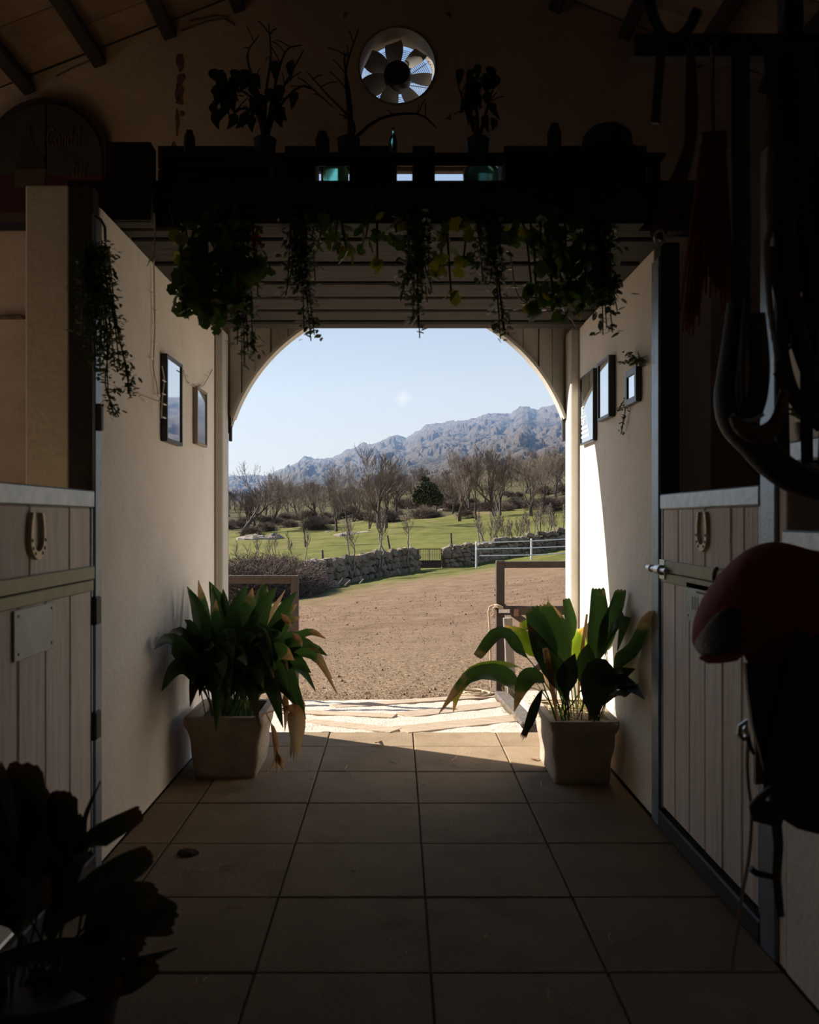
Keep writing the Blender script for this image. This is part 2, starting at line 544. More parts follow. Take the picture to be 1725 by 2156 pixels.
# gable wall
g = MB()
def gy(u, v, w): return (u, YG + w, v)
TH = YO - YG
g.prism([(-XS, 0), (XL, 0), (XL, roofz(XL)), (-XS, roofz(XS))], gy, TH)
g.prism([(XR, 0), (XS, 0), (XS, roofz(XS)), (XR, roofz(XR))], gy, TH)
WX0, WX1, WZ0, WZ1 = -.62, .62, 2.95, 3.515
g.box(XL, XR, YG, YO, 2.72, WZ0); g.box(XL, WX0, YG, YO, WZ0, WZ1); g.box(WX1, XR, YG, YO, WZ0, WZ1)
FC, FR, S = (.003, 4.088), .231, .33
g.box(XL, XR, YG, YO, WZ1, FC[1] - S)
g.box(XL, FC[0] - S, YG, YO, FC[1] - S, FC[1] + S); g.box(FC[0] + S, XR, YG, YO, FC[1] - S, FC[1] + S)
g.prism([(XL, FC[1] + S), (XR, FC[1] + S), (XR, roofz(XR)), (0, roofz(0)), (XL, roofz(XL))], gy, TH)
n = 48
ring, sq = [], []
for k in range(n):
    a = 2 * math.pi * k / n + math.pi / n
    c_, s_ = math.cos(a), math.sin(a)
    q = S / max(abs(c_), abs(s_))
    ring.append((FC[0] + FR * c_, FC[1] + FR * s_)); sq.append((FC[0] + q * c_, FC[1] + q * s_))
for y in (YG, YO):
    b0 = g.add([(u, y, v) for u, v in ring] + [(u, y, v) for u, v in sq], [(k, (k + 1) % n, n + (k + 1) % n, n + k) for k in range(n)])
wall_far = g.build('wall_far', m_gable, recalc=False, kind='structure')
T(wall_far, 'plastered gable wall with a round fan hole above the loft', 'wall')
# spots where plaster has fallen off
for (px, py, w, h) in [(377, 128, 9, 26), (381, 165, 12, 20), (376, 190, 10, 22), (379, 214, 9, 10), (373, 262, 4, 36), (384, 238, 5, 6), (366, 306, 6, 14)]:
    c = P(px, py, YG); k = YG / F
    pm = MB(); pts = []
    for i in range(9):
        a = 2 * math.pi * i / 9
        r_ = rng.uniform(.5, 1.2)
        pts.append((c.x + math.cos(a) * w * k * r_, c.z + math.sin(a) * h * k * r_ * .9))
    pm.prism(pts, lambda u, v, w_: (u, YG - .001 - w_, v), .003)
    pm.build('plaster_patch', m_brickpatch, wall_far)
cr = MB()
for seg in [[(400, 45), (425, 40), (455, 33), (482, 36)], [(380, 66), (410, 55), (440, 44), (470, 40), (494, 52)], [(120, 160), (160, 140), (205, 122)]]:
    cr.tube([P(x, y, YG - .004) for x, y in seg], .005, 5)
cr.build('cornice_crack', m_brickpatch, wall_far)
lg = MB(); lg.box(-2.45, -2.28, YG - .05, YG, 2.53, 2.55, .004)
lg.build('wall_ledge', m_brickpatch, wall_far)

# duct + fan in the hole
fan = thing('extractor_fan', 'round extractor fan in the gable wall above the shelf', 'fan', (FC[0], YG + .2, FC[1]))
d = MB(); rows_ = []
for r, y in ((FR, YG - .004), (FR, YO), (FR + .012, YO), (FR + .012, YG - .004)):
    rows_.append([(FC[0] + r * math.cos(2 * math.pi * k / 48), y, FC[1] + r * math.sin(2 * math.pi * k / 48)) for k in range(48)])
d.grid(rows_ + [rows_[0]], closed=True)
d.build('duct', m_duct, fan, smooth=True)
yf = YG + .13
hb = MB(); rr = .084
prof = [(0.001, -.05), (rr * .9, -.05), (rr, -.035), (rr, .06), (0.001, .06)]
rows_ = [[(FC[0] + r * math.cos(2 * math.pi * k / 32), yf + y, FC[1] + r * math.sin(2 * math.pi * k / 32)) for k in range(32)] for r, y in prof]
hb.grid(rows_, closed=True); hb.build('hub', m_darksteel, fan, smooth=True)
for k in range(7):
    a0 = math.radians(97 + k * 360 / 7)
    bl = MB(); rws = []
    for j in range(8):
        t = j / 7; r = .078 + t * .138
        wd = .030 + .034 * math.sin(math.pi * min(1, t * .62 + .12))
        row = []
        for q in (-1, -.5, 0, .5, 1):
            s_ = q * wd
            tw = math.radians(38 - 16 * t)
            tx, ty = s_ * math.cos(tw), s_ * math.sin(tw) + .006 * (1 - q * q)
            row.append((FC[0] + r * math.cos(a0) - tx * math.sin(a0), yf + ty, FC[1] + r * math.sin(a0) + tx * math.cos(a0)))
        rws.append(row)
    bl.grid(rws); bl.build('blade', m_fanblade, fan, smooth='all')
gr = MB()
for r in [.09 + .0115 * k for k in range(12)]:
    gr.tube([(FC[0] + r * math.cos(2 * math.pi * k / 40), YO + .02, FC[1] + r * math.sin(2 * math.pi * k / 40)) for k in range(40)], .0016, 4, closed=True)
for a in (35, 48, 88, 150, 215, 268, 352, 5):
    a = math.radians(a)
    gr.tube([(FC[0] + .07 * math.cos(a), YO + .02, FC[1] + .07 * math.sin(a)), (FC[0] + .23 * math.cos(a), YO + .02, FC[1] + .23 * math.sin(a))], .0024, 4)
gr.build('wire_guard', m_darksteel, fan)

# window_1: low window behind the loft shelf
wm = MB()
for x0, x1, z0, z1 in ((WX0, WX1, WZ0, WZ0 + .03), (WX0, WX1, WZ1 - .03, WZ1), (WX0, WX0 + .03, WZ0, WZ1), (WX1 - .03, WX1, WZ0, WZ1), (.10, .125, WZ0, WZ1)):
    wm.box(x0, x1, YO - .09, YO - .04, z0, z1, .004)
w1 = struct('window_1', wm, m_timber)
T(w1, 'low loft window hidden behind the shelf of bottles', 'window')

# roof: deck + clay boards + purlins
rb = MB()
for s in (-1, 1):
    rb.add([(0, -5, roofz(0) + .03), (s * XS, -5, roofz(XS) + .03), (s * XS, YO, roofz(XS) + .03), (0, YO, roofz(0) + .03),
            (0, -5, roofz(0) + .15), (s * XS, -5, roofz(XS) + .15), (s * XS, YO, roofz(XS) + .15), (0, YO, roofz(0) + .15)],
           [(0, 1, 2, 3), (4, 7, 6, 5), (0, 4, 5, 1), (1, 5, 6, 2), (2, 6, 7, 3), (3, 7, 4, 0)])
roof = rb.build('ceiling', m_roofbase, kind='structure')
T(roof, 'sloping roof of clay boards on dark purlins', 'ceiling')
sl = math.atan(.39)
pur = [.58, 1.0, 1.425, 1.855, 2.285, 2.715, 3.145, 3.6]
for s in (-1, 1):
    for x in pur:
        pm = MB(); pm.box(-.04, .04, -5, YG - .002, -.105, .0, .008)
        me = pm.mesh('purlin', m_purlin)
        place(me, 'purlin', (s * x, 0, roofz(x)), roof, (0, s * sl, 0))
cb = None
edges = [0.02] + pur
for i in range(len(edges) - 1):
    x0, x1 = edges[i], edges[i + 1]
    wl_ = (x1 - x0) / math.cos(sl) - .01
    cm = MB(); cm.box(-wl_ / 2, wl_ / 2, -.118, .118, 0, .028, .006)
    me = cm.mesh('clay_board', m_claydeck)
    for k in range(13):
        for s in (-1, 1):
            if s == 1 and (k > 7 or i > 4): continue
            y = YG - .13 - k * .245
            place(me, 'clay_board', (s * (x0 + x1) / 2, y, roofz((x0 + x1) / 2) + rng.uniform(-.004, .004)), roof,
                  (rng.uniform(-.01, .01), s * sl + rng.uniform(-.008, .008), 0))

# outer walls; the left stall has a window, the barn continues behind the camera
ow = MB()
ow.box(-XS - .25, -XS, -5, 3.5, 0, roofz(XS)); ow.box(-XS - .25, -XS, 4.95, YO, 0, roofz(XS))
ow.box(-XS - .25, -XS, 3.5, 4.95, 0, 1.3); ow.box(-XS - .25, -XS, 3.5, 4.95, 2.6, roofz(XS))
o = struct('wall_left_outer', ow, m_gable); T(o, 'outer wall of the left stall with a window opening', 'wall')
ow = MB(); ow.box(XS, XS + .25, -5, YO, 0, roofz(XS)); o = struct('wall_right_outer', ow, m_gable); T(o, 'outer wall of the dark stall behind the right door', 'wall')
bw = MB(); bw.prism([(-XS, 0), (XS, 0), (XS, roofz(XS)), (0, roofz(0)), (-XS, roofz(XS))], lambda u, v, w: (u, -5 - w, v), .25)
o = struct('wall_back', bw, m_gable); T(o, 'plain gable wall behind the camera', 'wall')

# passage walls
LW = MB(); LW.box(-1.37, XL, 3.272, YG - .001, 0, SZ - .001, .006)
LW.box(-1.37, -1.209, 3.205, 3.272, 0, 2.535, .006)
wall_left = struct('wall_left', LW, m_plaster); T(wall_left, 'limewashed passage wall left of the arch', 'wall')
LW2 = MB(); LW2.box(-1.37, XL, -5, 2.12, 0, SZ, .006)
o = struct('wall_left_near', LW2, m_plaster); T(o, 'limewashed wall on the left before the stall door', 'wall')
RW = MB(); RW.box(XR, 1.37, 3.79, YG - .001, 0, SZ - .001, .006)
wall_right = struct('wall_right', RW, m_plaster); T(wall_right, 'limewashed passage wall right of the arch with a sunlit end', 'wall')
RW2 = MB()
wy0, wy1 = 1.5, 2.50            # feed hatch in the near right wall
RW2.box(XR, 1.37, -5, wy0, 0, SZ, .006); RW2.box(XR, 1.37, wy1, 2.55, 0, SZ, .004)
RW2.box(XR, 1.37, wy0, wy1, 0, 1.272); RW2.box(XR, 1.37, wy0, wy1, 1.46, SZ)
wall_rn = struct('wall_right_near', RW2, m_plaster); T(wall_rn, 'plastered wall on the right behind the saddle', 'wall')
hs = MB(); hs.box(XR - .02, 1.30, wy0, wy1 - .01, 1.215, 1.272, .006); hs.build('hatch_sill', m_galv, wall_rn)
hs = MB(); hs.box(XR - .018, XR + .05, wy0, wy1 - .01, 1.46, 1.52, .006); hs.build('hatch_rail', m_galv, wall_rn)
# stall partitions towards the camera
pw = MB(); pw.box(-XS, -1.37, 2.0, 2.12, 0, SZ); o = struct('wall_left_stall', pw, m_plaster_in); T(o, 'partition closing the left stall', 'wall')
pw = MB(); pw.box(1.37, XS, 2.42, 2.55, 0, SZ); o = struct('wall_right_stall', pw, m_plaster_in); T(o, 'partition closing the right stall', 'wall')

# steel door posts (trim)
def post(name, x0, x1, y0, y1, z1, face, label):
    b = MB(); b.box(x0, x1, y0, y1, 0, z1, .004)
    o_ = b.build(name, m_darksteel, kind='structure'); T(o_, label, 'door post')
    fm = MB()
    if face < 0: fm.box(XL - .002, XL + .012, y0 - .002, y1, 0, z1 - .1, .003)
    else: fm.box(XR - .012, XR + .002, y0 - .002, y1, 0, z1 - .06, .003)
    fm.build('face_strip', m_steel, o_)
    return o_
post('trim_1', -1.209, XL, 3.2, 3.268, 2.53, -1, 'dark steel post at the end of the left wall')
post('trim_2', -1.209, XL, 2.13, 2.19, 2.48, -1, 'dark steel post on the near side of the left door')
post('trim_3', XR, 1.20, 3.69, 3.786, 2.478, 1, 'dark steel post at the end of the right wall')
post('trim_4', XR, 1.20, 2.555, 2.655, 2.48, 1, 'steel post between the right door and the hatch wall')
tl = MB(); tl.box(-.02, .0, 0, 1, 0, 1)
s5 = MB(); s5.box(XR - .015, XR + .06, 2.655, 3.69, 0, .075, .006); o = struct('trim_5', s5, m_darksteel); T(o, 'dark threshold bar under the right stall door', 'threshold')
s6 = MB(); s6.box(XL - .06, XL + .015, 2.19, 3.2, 0, .075, .006); o = struct('trim_6', s6, m_darksteel); T(o, 'dark threshold bar under the left stall door', 'threshold')


# half doors
def half_door(name, side, y0, y1, up, low, label):
    X = XL if side < 0 else XR
    s = -side                      # towards the passage
    root = thing(name, label, 'stall door', (X, (y0 + y1) / 2, .09)); root['kind'] = 'structure'
    def bx(a, b, ya, yb, z0, z1, bev=.004):
        m = MB(); m.box(min(X + s * a, X + s * b), max(X + s * a, X + s * b), ya, yb, z0, z1, bev); return m
    zt = 1.345
    for (ys, z0, z1) in ((up, 1.125, zt), (low, .10, 1.05)):
        for a, b in zip(ys[:-1], ys[1:]):
            j = rng.uniform(-.002, .002)
            bx(-.03 + j, .004 + j, a + .003, b - .003, z0, z1, .005).build('plank', m_door, root)
    bx(-.035, .012, y0, y1, zt, 1.408, .005).build('top_rail', m_galv, root)
    bx(-.035, .006, y0 + .0, y0 + .018, .09, zt, .003).build('edge_channel', m_steel, root)
    bx(-.035, .006, y1 - .018, y1, .09, zt, .003).build('edge_channel', m_steel, root)
    st = bx(-.02, .016, y0 + .005, y1 - .01, 1.085, 1.132, .003)
    st.build('strap_bar', m_olive, root)
    bx(-.02, .012, y0 + .005, y1 - .01, 1.042, 1.082, .003).build('strap_bar', m_olive, root)
    bx(-.032, -.02, y0, y1, .09, zt, 0).build('backing', m_darksteel, root)
    return root, bx

d1, bx1 = half_door('door_1', -1, 2.2, 3.19, [2.2, 2.40, 2.644, 2.965, 3.17], [2.2, 2.37, 2.56, 2.758, 2.965, 3.17],
                    'whitewashed plank half door on the left with a plain plaque')
for z in (.967, .545):
    bx1(-.01, .022, 3.175, 3.235, z - .052, z + .052, .006).build('hinge', m_darksteel, d1)
bx1(0, .03, 3.205, 3.235, 1.63, 1.73, .004).build('keeper', m_darksteel, d1)
d2, bx2 = half_door('door_2', 1, 2.665, 3.665, [2.685, 2.80, 2.906, 3.147, 3.277, 3.45, 3.645], [2.685, 2.815, 2.98, 3.147, 3.315, 3.484, 3.645],
                    'whitewashed plank half door on the right with a sliding bolt')
bx2(.012, .018, 3.585, 3.655, 1.055, 1.135, .002).build('bolt_plate', m_chrome, d2)
bm_ = MB(); bm_.tube([(XR - .03, 3.52, 1.094), (XR - .03, 3.76, 1.094)], .011, 10); bm_.tube([(XR - .03, 3.72, 1.094), (XR - .03, 3.765, 1.094)], .016, 10)
bm_.build('bolt', m_chrome, d2, smooth=True)
bm_ = MB(); bm_.tube([(XR - .026, 3.59, 1.094), (XR - .026, 3.65, 1.094)], .022, 10); bm_.build('bolt_keeper', m_chrome, d2, smooth=True)
bm_ = MB(); bm_.tube([(XR - .02, 2.99 + .03 * math.sin(t), 1.10 + .035 * math.cos(t)) for t in np.linspace(0, 5.2, 14)], .006, 6); bm_.build('ring_handle', m_darksteel, d2)


def horseshoe(side, y, z, label):
    X = (XL if side < 0 else XR); s = -side
    root = thing('horseshoe', label, 'horseshoe', (X + s * .005, y, z - .07))
    m = MB(); out, inn = [], []
    cen = [(-.034, .080), (-.042, .055), (-.048, .025), (-.0485, -.005)] + [(-.0485 * math.cos(a), -.005 - .048 * math.sin(a)) for a in np.linspace(.3, math.pi - .3, 12)] + [(.0485, -.005), (.048, .025), (.042, .055), (.034, .080)]
    N = len(cen) - 1
    for k, (a, b) in enumerate(cen):
        p0, p1 = cen[max(k - 1, 0)], cen[min(k + 1, N)]
        ty, tz = p1[0] - p0[0], p1[1] - p0[1]; L = math.hypot(ty, tz)
        ny, nz = tz / L, -ty / L
        if ny * a + nz * b < 0: ny, nz = -ny, -nz
        if k in (0, N): ny, nz = (-1 if a < 0 else 1), .1
        hw = .0075 + .0055 * math.sin(math.pi * k / N)
        out.append((a + ny * hw, b + nz * hw)); inn.append((a - ny * hw, b - nz * hw))
    rows_ = []
    for (oy, oz), (iy, iz) in zip(out, inn):
        rows_.append([(X + s * .006, y + oy, z + oz), (X + s * .018, y + oy * .97, z + oz * .97), (X + s * .018, y + iy, z + iz), (X + s * .006, y + iy, z + iz)])
    m.grid(rows_, closed=True)
    m.f.append((0, 1, 2, 3)); m.mi.append(0)
    k0 = 4 * N; m.f.append((k0 + 3, k0 + 2, k0 + 1, k0)); m.mi.append(0)
    m.build('shoe', m_horseshoe, root, smooth=True)
    for k in (3, 5, 7, 12, 14, 16):
        (oy, oz), (iy, iz) = out[k], inn[k]
        b = MB(); cy, cz = (oy + iy) / 2, (oz + iz) / 2
        b.box(X + s * .0185 - .0015, X + s * .0185 + .0015, y + cy - .004, y + cy + .004, z + cz - .005, z + cz + .005)
        b.build('nail_hole', m_darksteel, root)
horseshoe(-1, 2.68, 1.243, 'worn brassy horseshoe nailed to the left stall door')
horseshoe(1, 3.157, 1.25, 'worn horseshoe nailed to the right stall door beside the post')


def plaque(side, y0, y1, z0, z1, label, lines):
    X = XL if side < 0 else XR; s = -side
    root = thing('plaque', label, 'plaque', (X + s * .005, (y0 + y1) / 2, z0))
    a, b = X + s * .006, X + s * .012
    m = MB(); m.box(min(a, b), max(a, b), y0, y1, z0, z1, .002); m.build('sheet', m_sheet, root)
    for y in (y0 + .025, y1 - .025):
        for z in (z0 + .02, z1 - .018):
            r = MB(); r.box(min(X + s * .012, X + s * .014), max(X + s * .012, X + s * .014), y - .004, y + .004, z - .004, z + .004, .001); r.build('screw', m_darksteel, root)
    for (ya, yb, z, h) in lines:
        r = MB(); r.box(min(X + s * .0122, X + s * .0128), max(X + s * .0122, X + s * .0128), ya, yb, z, z + h); r.build('print_line', m_print, root)
plaque(-1, 2.52, 2.815, .887, 1.036, 'blank weathered pale metal plaque on the left door', [])
plaque(1, 3.0, 3.33, .918, 1.064, 'grey metal plaque with faded print on the right door',
       [(3.20 + .02 * k, 3.206 + .02 * k, .965, .05) for k in range(4)] + [(3.05, 3.22, 1.03, .008)])

# arch: pilasters, boarded spandrels, curved edging
for i, s in enumerate((-1, 1)):
    m = MB()
    m.box(*sorted((s * 1.067, s * 1.12)), YG, YG + .165, 0, SZ - .01, .008)
    o = m.build(f'trim_{7 + i}', m_white_paint, kind='structure')
    T(o, ('cream painted door jamb on the left of the arch', 'cream painted door jamb on the right of the arch, sunlit edge')[i], 'door jamb')
    c = MB(); c.box(*sorted((s * 1.072, s * 1.12)), YG + .166, YO, 0, 1.95, .004)
    c.build('outer_jamb', m_steel, o)
    hq = MB(); hq.box(*sorted((s * 1.048, s * 1.066)), YG + .17, YG + .2, 1.80, 1.96, .003); hq.build('hinge_leaf', m_darksteel, o)
YA = YG + .17
CX, CZ, CR = .012, 1.577, 1.108
ap = thing('arch_panel', 'cream boarded arch head closing the top of the doorway', 'arch', (0, YA, 1.9))
def arcz(x): return CZ + math.sqrt(max(0, CR * CR - (x - CX) ** 2))
xb = [-1.06, -.985, -.90, -.80, -.69, -.56, -.40, -.2, 0, .2, .40, .56, .69, .80, .90, .985, 1.06]
for i in range(len(xb) - 1):
    x0, x1 = xb[i], xb[i + 1]
    pts = [(x0 + .003, 3.0 if False else 2.72), (x1 - .003, 2.72)] + [(x, arcz(x)) for x in np.linspace(x1 - .003, x0 + .003, 6)]
    off_ = .012 * (i % 2)
    m = MB(); m.prism(pts, lambda u, v, w: (u, YA + off_ + w, v), .03)
    m.build('board', m_white_paint, ap)
for s in (-1, 1):
    xx = np.linspace(s * 1.118, s * .30, 16)
    m = MB(); m.prism([(xx[0], 2.718), (xx[-1], 2.718)] + [(x, arcz(x) if abs(x) < 1.08 else 1.90) for x in xx[::-1]], lambda u, v, w: (u, YA + .026 + w, v), .012); m.build('backing', m_white_paint, ap)
m = MB(); rws = []
for k in range(61):
    a = math.radians(195 - 210 * k / 60) if False else math.pi - math.asin(min(1, (1.94 - CZ) / CR)) - k / 60 * (math.pi - 2 * math.asin((1.94 - CZ) / CR))
    ca, sa = math.cos(a), math.sin(a)
    rws.append([(CX + (CR - .006) * ca, YA - .035, CZ + (CR - .006) * sa), (CX + (CR + .012) * ca, YA - .035, CZ + (CR + .012) * sa),
                (CX + (CR + .012) * ca, YA + .06, CZ + (CR + .012) * sa), (CX + (CR - .006) * ca, YA + .06, CZ + (CR - .006) * sa)])
m.grid(rws, closed=True); m.build('curved_edging', m_white_paint, ap, smooth=True)
bk = MB()
# loft over the passage
loft = thing('hayloft', 'plank loft over the passage with a dark front beam', 'loft', (0, 4.4, SZ))
ys = [3.66, 4.015, 4.34, 4.64, 4.935, 5.20]
for a, b in zip(ys[:-1], ys[1:]):
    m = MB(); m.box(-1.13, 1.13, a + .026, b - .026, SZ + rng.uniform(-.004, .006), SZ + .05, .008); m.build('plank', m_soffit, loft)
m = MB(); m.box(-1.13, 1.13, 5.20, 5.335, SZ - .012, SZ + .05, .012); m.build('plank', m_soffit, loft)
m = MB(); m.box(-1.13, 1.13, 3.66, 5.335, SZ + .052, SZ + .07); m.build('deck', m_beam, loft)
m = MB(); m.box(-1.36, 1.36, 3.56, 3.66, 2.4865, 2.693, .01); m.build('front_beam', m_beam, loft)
shelf = thing('loft_shelf', 'long dark shelf board above the loft beam', 'shelf', (0, 3.7, 2.693))
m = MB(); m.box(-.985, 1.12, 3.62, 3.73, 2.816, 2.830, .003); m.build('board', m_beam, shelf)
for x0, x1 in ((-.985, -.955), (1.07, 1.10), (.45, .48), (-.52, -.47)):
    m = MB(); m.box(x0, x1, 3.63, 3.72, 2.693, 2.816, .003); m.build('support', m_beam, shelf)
# ------------------------------------------------------------------ outdoors: ground
KPX = np.array([-2600, 490, 660, 836, 1000, 1190, 4200], float)
KD = np.array([5.4, 7, 12, 20, 30, 40, 46, 70, 110, 160, 230], float)
KZ = np.array([
    [-.20] * 7,
    [-.17] * 7,
    [-.8, -.42, -.36, -.30, -.25, -.18, .3],
    [-1.8, -.85, -.72, -.58, -.42, -.2, 1.2],
    [-3.0, -1.5, -1.15, -.85, -.55, -.2, 2.2],
    [-3.6, -1.7, -1.35, -1.05, -.85, -.3, 3.0],
    [-3.8, -1.6, -1.25, -1.0, -.75, -.1, 3.6],
    [-3.6, -.9, -.5, -.1, .3, 1.0, 5],
    [-2, -.1, .6, 1.6, 2.3, 3.4, 10],
    [1, 2.2, 3.4, 5.0, 6.6, 9.0, 18],
    [4, 6, 8, 11, 14, 19, 30]], float)


def zt_arr(x, y):
    y = np.maximum(y, .5)
    px = np.clip(VX + F * x / y, KPX[0], KPX[-1])
    ld = np.clip(np.log(np.maximum(y, 5.4)), np.log(KD[0]), np.log(KD[-1]))
    i = np.clip(np.searchsorted(KPX, px) - 1, 0, len(KPX) - 2)
    j = np.clip(np.searchsorted(np.log(KD), ld) - 1, 0, len(KD) - 2)
    a = (px - KPX[i]) / (KPX[i + 1] - KPX[i]); b = (ld - np.log(KD[j])) / (np.log(KD[j + 1]) - np.log(KD[j]))
    b = b
    return (KZ[j, i] * (1 - a) + KZ[j, i + 1] * a) * (1 - b) + (KZ[j + 1, i] * (1 - a) + KZ[j + 1, i + 1] * a) * b


def zt(x, y):
    return float(zt_arr(np.array([x]), np.array([y]))[0])


def ground(px, D):
    x = (px - VX) * D / F
    return Vector((x, D, zt(x, D)))


def D_for(px, py, d0=48, d1=150):
    """distance at which the ground under image column px is seen in row py"""
    best, bd = 1e9, d0
    for D in np.linspace(d0, d1, 160):
        x = (px - VX) * D / F
        y = VY - (zt(x, D) - H) * F / D
        if abs(y - py) < best: best, bd = abs(y - py), D
    return bd


# value noise / cellular noise on arrays
def _h(ix, iy, s):
    n_ = (ix.astype(np.int64) * 374761393 + iy.astype(np.int64) * 668265263 + s * 974711) & 0x7fffffff
    n_ = ((n_ ^ (n_ >> 13)) * 1274126177) & 0x7fffffff
    return ((n_ ^ (n_ >> 16)) & 0xffff) / 65535.0


def vnoise(x, y, s=0):
    ix, iy = np.floor(x), np.floor(y); fx, fy = x - ix, y - iy
    fx = fx * fx * (3 - 2 * fx); fy = fy * fy * (3 - 2 * fy)
    return (_h(ix, iy, s) * (1 - fx) + _h(ix + 1, iy, s) * fx) * (1 - fy) + (_h(ix, iy + 1, s) * (1 - fx) + _h(ix + 1, iy + 1, s) * fx) * fy


def fbm(x, y, s=0, o=4):
    r, a, t = 0, .5, 0
    for k in range(o):
        r = r + a * vnoise(x * 2 ** k, y * 2 ** k, s + k); t += a; a *= .5
    return r / t


def cell(x, y, s=0):
    ix, iy = np.floor(x), np.floor(y)
    d1 = np.full(x.shape, 9.0); idv = np.zeros(x.shape)
    for a in (-1, 0, 1):
        for b in (-1, 0, 1):
            cx, cy = ix + a, iy + b
            qx = cx + _h(cx, cy, s); qy = cy + _h(cx, cy, s + 5)
            d = np.hypot(x - qx, y - qy)
            hv = _h(cx, cy, s + 11)
            m_ = d < d1
            d1 = np.where(m_, d, d1); idv = np.where(m_, hv, idv)
    return d1, idv


def heightfield(name, X, Y, Z, mat, attrs):
    nr, nc = X.shape
    vs = np.stack([X, Y, Z], -1).reshape(-1, 3)
    i = np.arange(nr * nc).reshape(nr, nc)
    q = np.stack([i[:-1, :-1], i[:-1, 1:], i[1:, 1:], i[1:, :-1]], -1).reshape(-1, 4)
    me = bpy.data.meshes.new(name)
    me.vertices.add(len(vs)); me.vertices.foreach_set('co', vs.ravel())
    me.loops.add(q.size); me.loops.foreach_set('vertex_index', q.ravel())
    me.polygons.add(len(q)); me.polygons.foreach_set('loop_start', np.arange(len(q)) * 4)
    try: me.polygons.foreach_set('loop_total', np.full(len(q), 4))
    except Exception: pass
    me.update(calc_edges=True); me.validate()
    for k, v in attrs.items():
        at = me.attributes.new(k, 'FLOAT', 'POINT'); at.data.foreach_set('value', v.ravel().astype(np.float32))
    me.polygons.foreach_set('use_smooth', [True] * len(q))
    me.materials.append(mat)
    ob = bpy.data.objects.new(name, me); COL.objects.link(ob)
    return ob


# stone wall line (image column, distance)
WL_ = [(380, 24), (490, 27), (650, 30), (760, 35), (877, 40), (930, 41), (1003, 42), (1100, 44), (1200, 46), (1330, 49)]
wlx = [(p - VX) * d / F for p, d in WL_]; wly = [d for p, d in WL_]


def ground_mat():
    m = bpy.data.materials.new('paddock_and_pasture'); m.use_nodes = True
    n, l = m.node_tree.nodes, m.node_tree.links
    bs = n['Principled BSDF']; bs.inputs['Roughness'].default_value = 1; bs.inputs['Specular IOR Level'].default_value = .1
    tc = n.new('ShaderNodeTexCoord')
    def nz(sc, det=6, ro=.65, stretch=None):
        t = n.new('ShaderNodeTexNoise'); t.inputs['Scale'].default_value = sc; t.inputs['Detail'].default_value = det; t.inputs['Roughness'].default_value = ro
        if stretch:
            mp = n.new('ShaderNodeMapping'); mp.inputs['Scale'].default_value = stretch; l.new(tc.outputs['Object'], mp.inputs[0]); l.new(mp.outputs[0], t.inputs['Vector'])
        else: l.new(tc.outputs['Object'], t.inputs['Vector'])
        return t.outputs[0]
    def ramp(src, pts):
        r = n.new('ShaderNodeValToRGB'); e_ = r.color_ramp.elements
        e_[0].position, e_[0].color = pts[0][0], (*pts[0][1], 1); e_[1].position, e_[1].color = pts[-1][0], (*pts[-1][1], 1)
        for p, c in pts[1:-1]: k = e_.new(p); k.color = (*c, 1)
        l.new(src, r.inputs[0]); return r.outputs[0]
    dirt = ramp(nz(1.7, 10, .78), [(.32, (.14, .085, .050)), (.48, (.20, .130, .080)), (.6, (.245, .162, .104)), (.72, (.33, .235, .15))])
    straw = ramp(nz(28, 5, .7), [(.40, (.16, .105, .065)), (.56, (.31, .22, .14)), (.68, (.52, .41, .26))])
    grass = ramp(nz(.35, 10, .75), [(.33, (.070, .074, .018)), (.5, (.115, .116, .028)), (.62, (.15, .14, .042)), (.72, (.18, .14, .075))])
    aw = n.new('ShaderNodeAttribute'); aw.attribute_name = 'straw'
    ag = n.new('ShaderNodeAttribute'); ag.attribute_name = 'grass'
    m1 = n.new('ShaderNodeMixRGB'); l.new(aw.outputs['Fac'], m1.inputs[0]); l.new(dirt, m1.inputs[1]); l.new(straw, m1.inputs[2])
    # ragged edge between turf and bare dirt
    sm = n.new('ShaderNodeMath'); sm.operation = 'ADD'; l.new(ag.outputs['Fac'], sm.inputs[0]); l.new(nz(1.3, 9, .8), sm.inputs[1])
    mr = n.new('ShaderNodeMapRange'); mr.inputs[1].default_value = .88; mr.inputs[2].default_value = 1.16; l.new(sm.outputs[0], mr.inputs[0])
    m2 = n.new('ShaderNodeMixRGB'); l.new(mr.outputs[0], m2.inputs[0]); l.new(m1.outputs[0], m2.inputs[1]); l.new(grass, m2.inputs[2])
    asb = n.new('ShaderNodeAttribute'); asb.attribute_name = 'scrub'
    scrub = ramp(nz(.5, 9, .8), [(.36, (.035, .030, .019)), (.5, (.075, .066, .033)), (.62, (.105, .10, .038)), (.72, (.17, .135, .10))])
    ss = n.new('ShaderNodeMath'); ss.operation = 'ADD'; l.new(asb.outputs['Fac'], ss.inputs[0]); l.new(nz(.3, 8, .8), ss.inputs[1])
    ms_ = n.new('ShaderNodeMapRange'); ms_.inputs[1].default_value = .75; ms_.inputs[2].default_value = 1.1; l.new(ss.outputs[0], ms_.inputs[0])
    m3 = n.new('ShaderNodeMixRGB'); l.new(ms_.outputs[0], m3.inputs[0]); l.new(m2.outputs[0], m3.inputs[1]); l.new(scrub, m3.inputs[2])
    l.new(m3.outputs[0], bs.inputs['Base Color'])
    bp = n.new('ShaderNodeBump'); bp.inputs['Strength'].default_value = 1; bp.inputs['Distance'].default_value = .07
    l.new(nz(5, 12, .75), bp.inputs['Height']); l.new(bp.outputs[0], bs.inputs['Normal'])
    return m


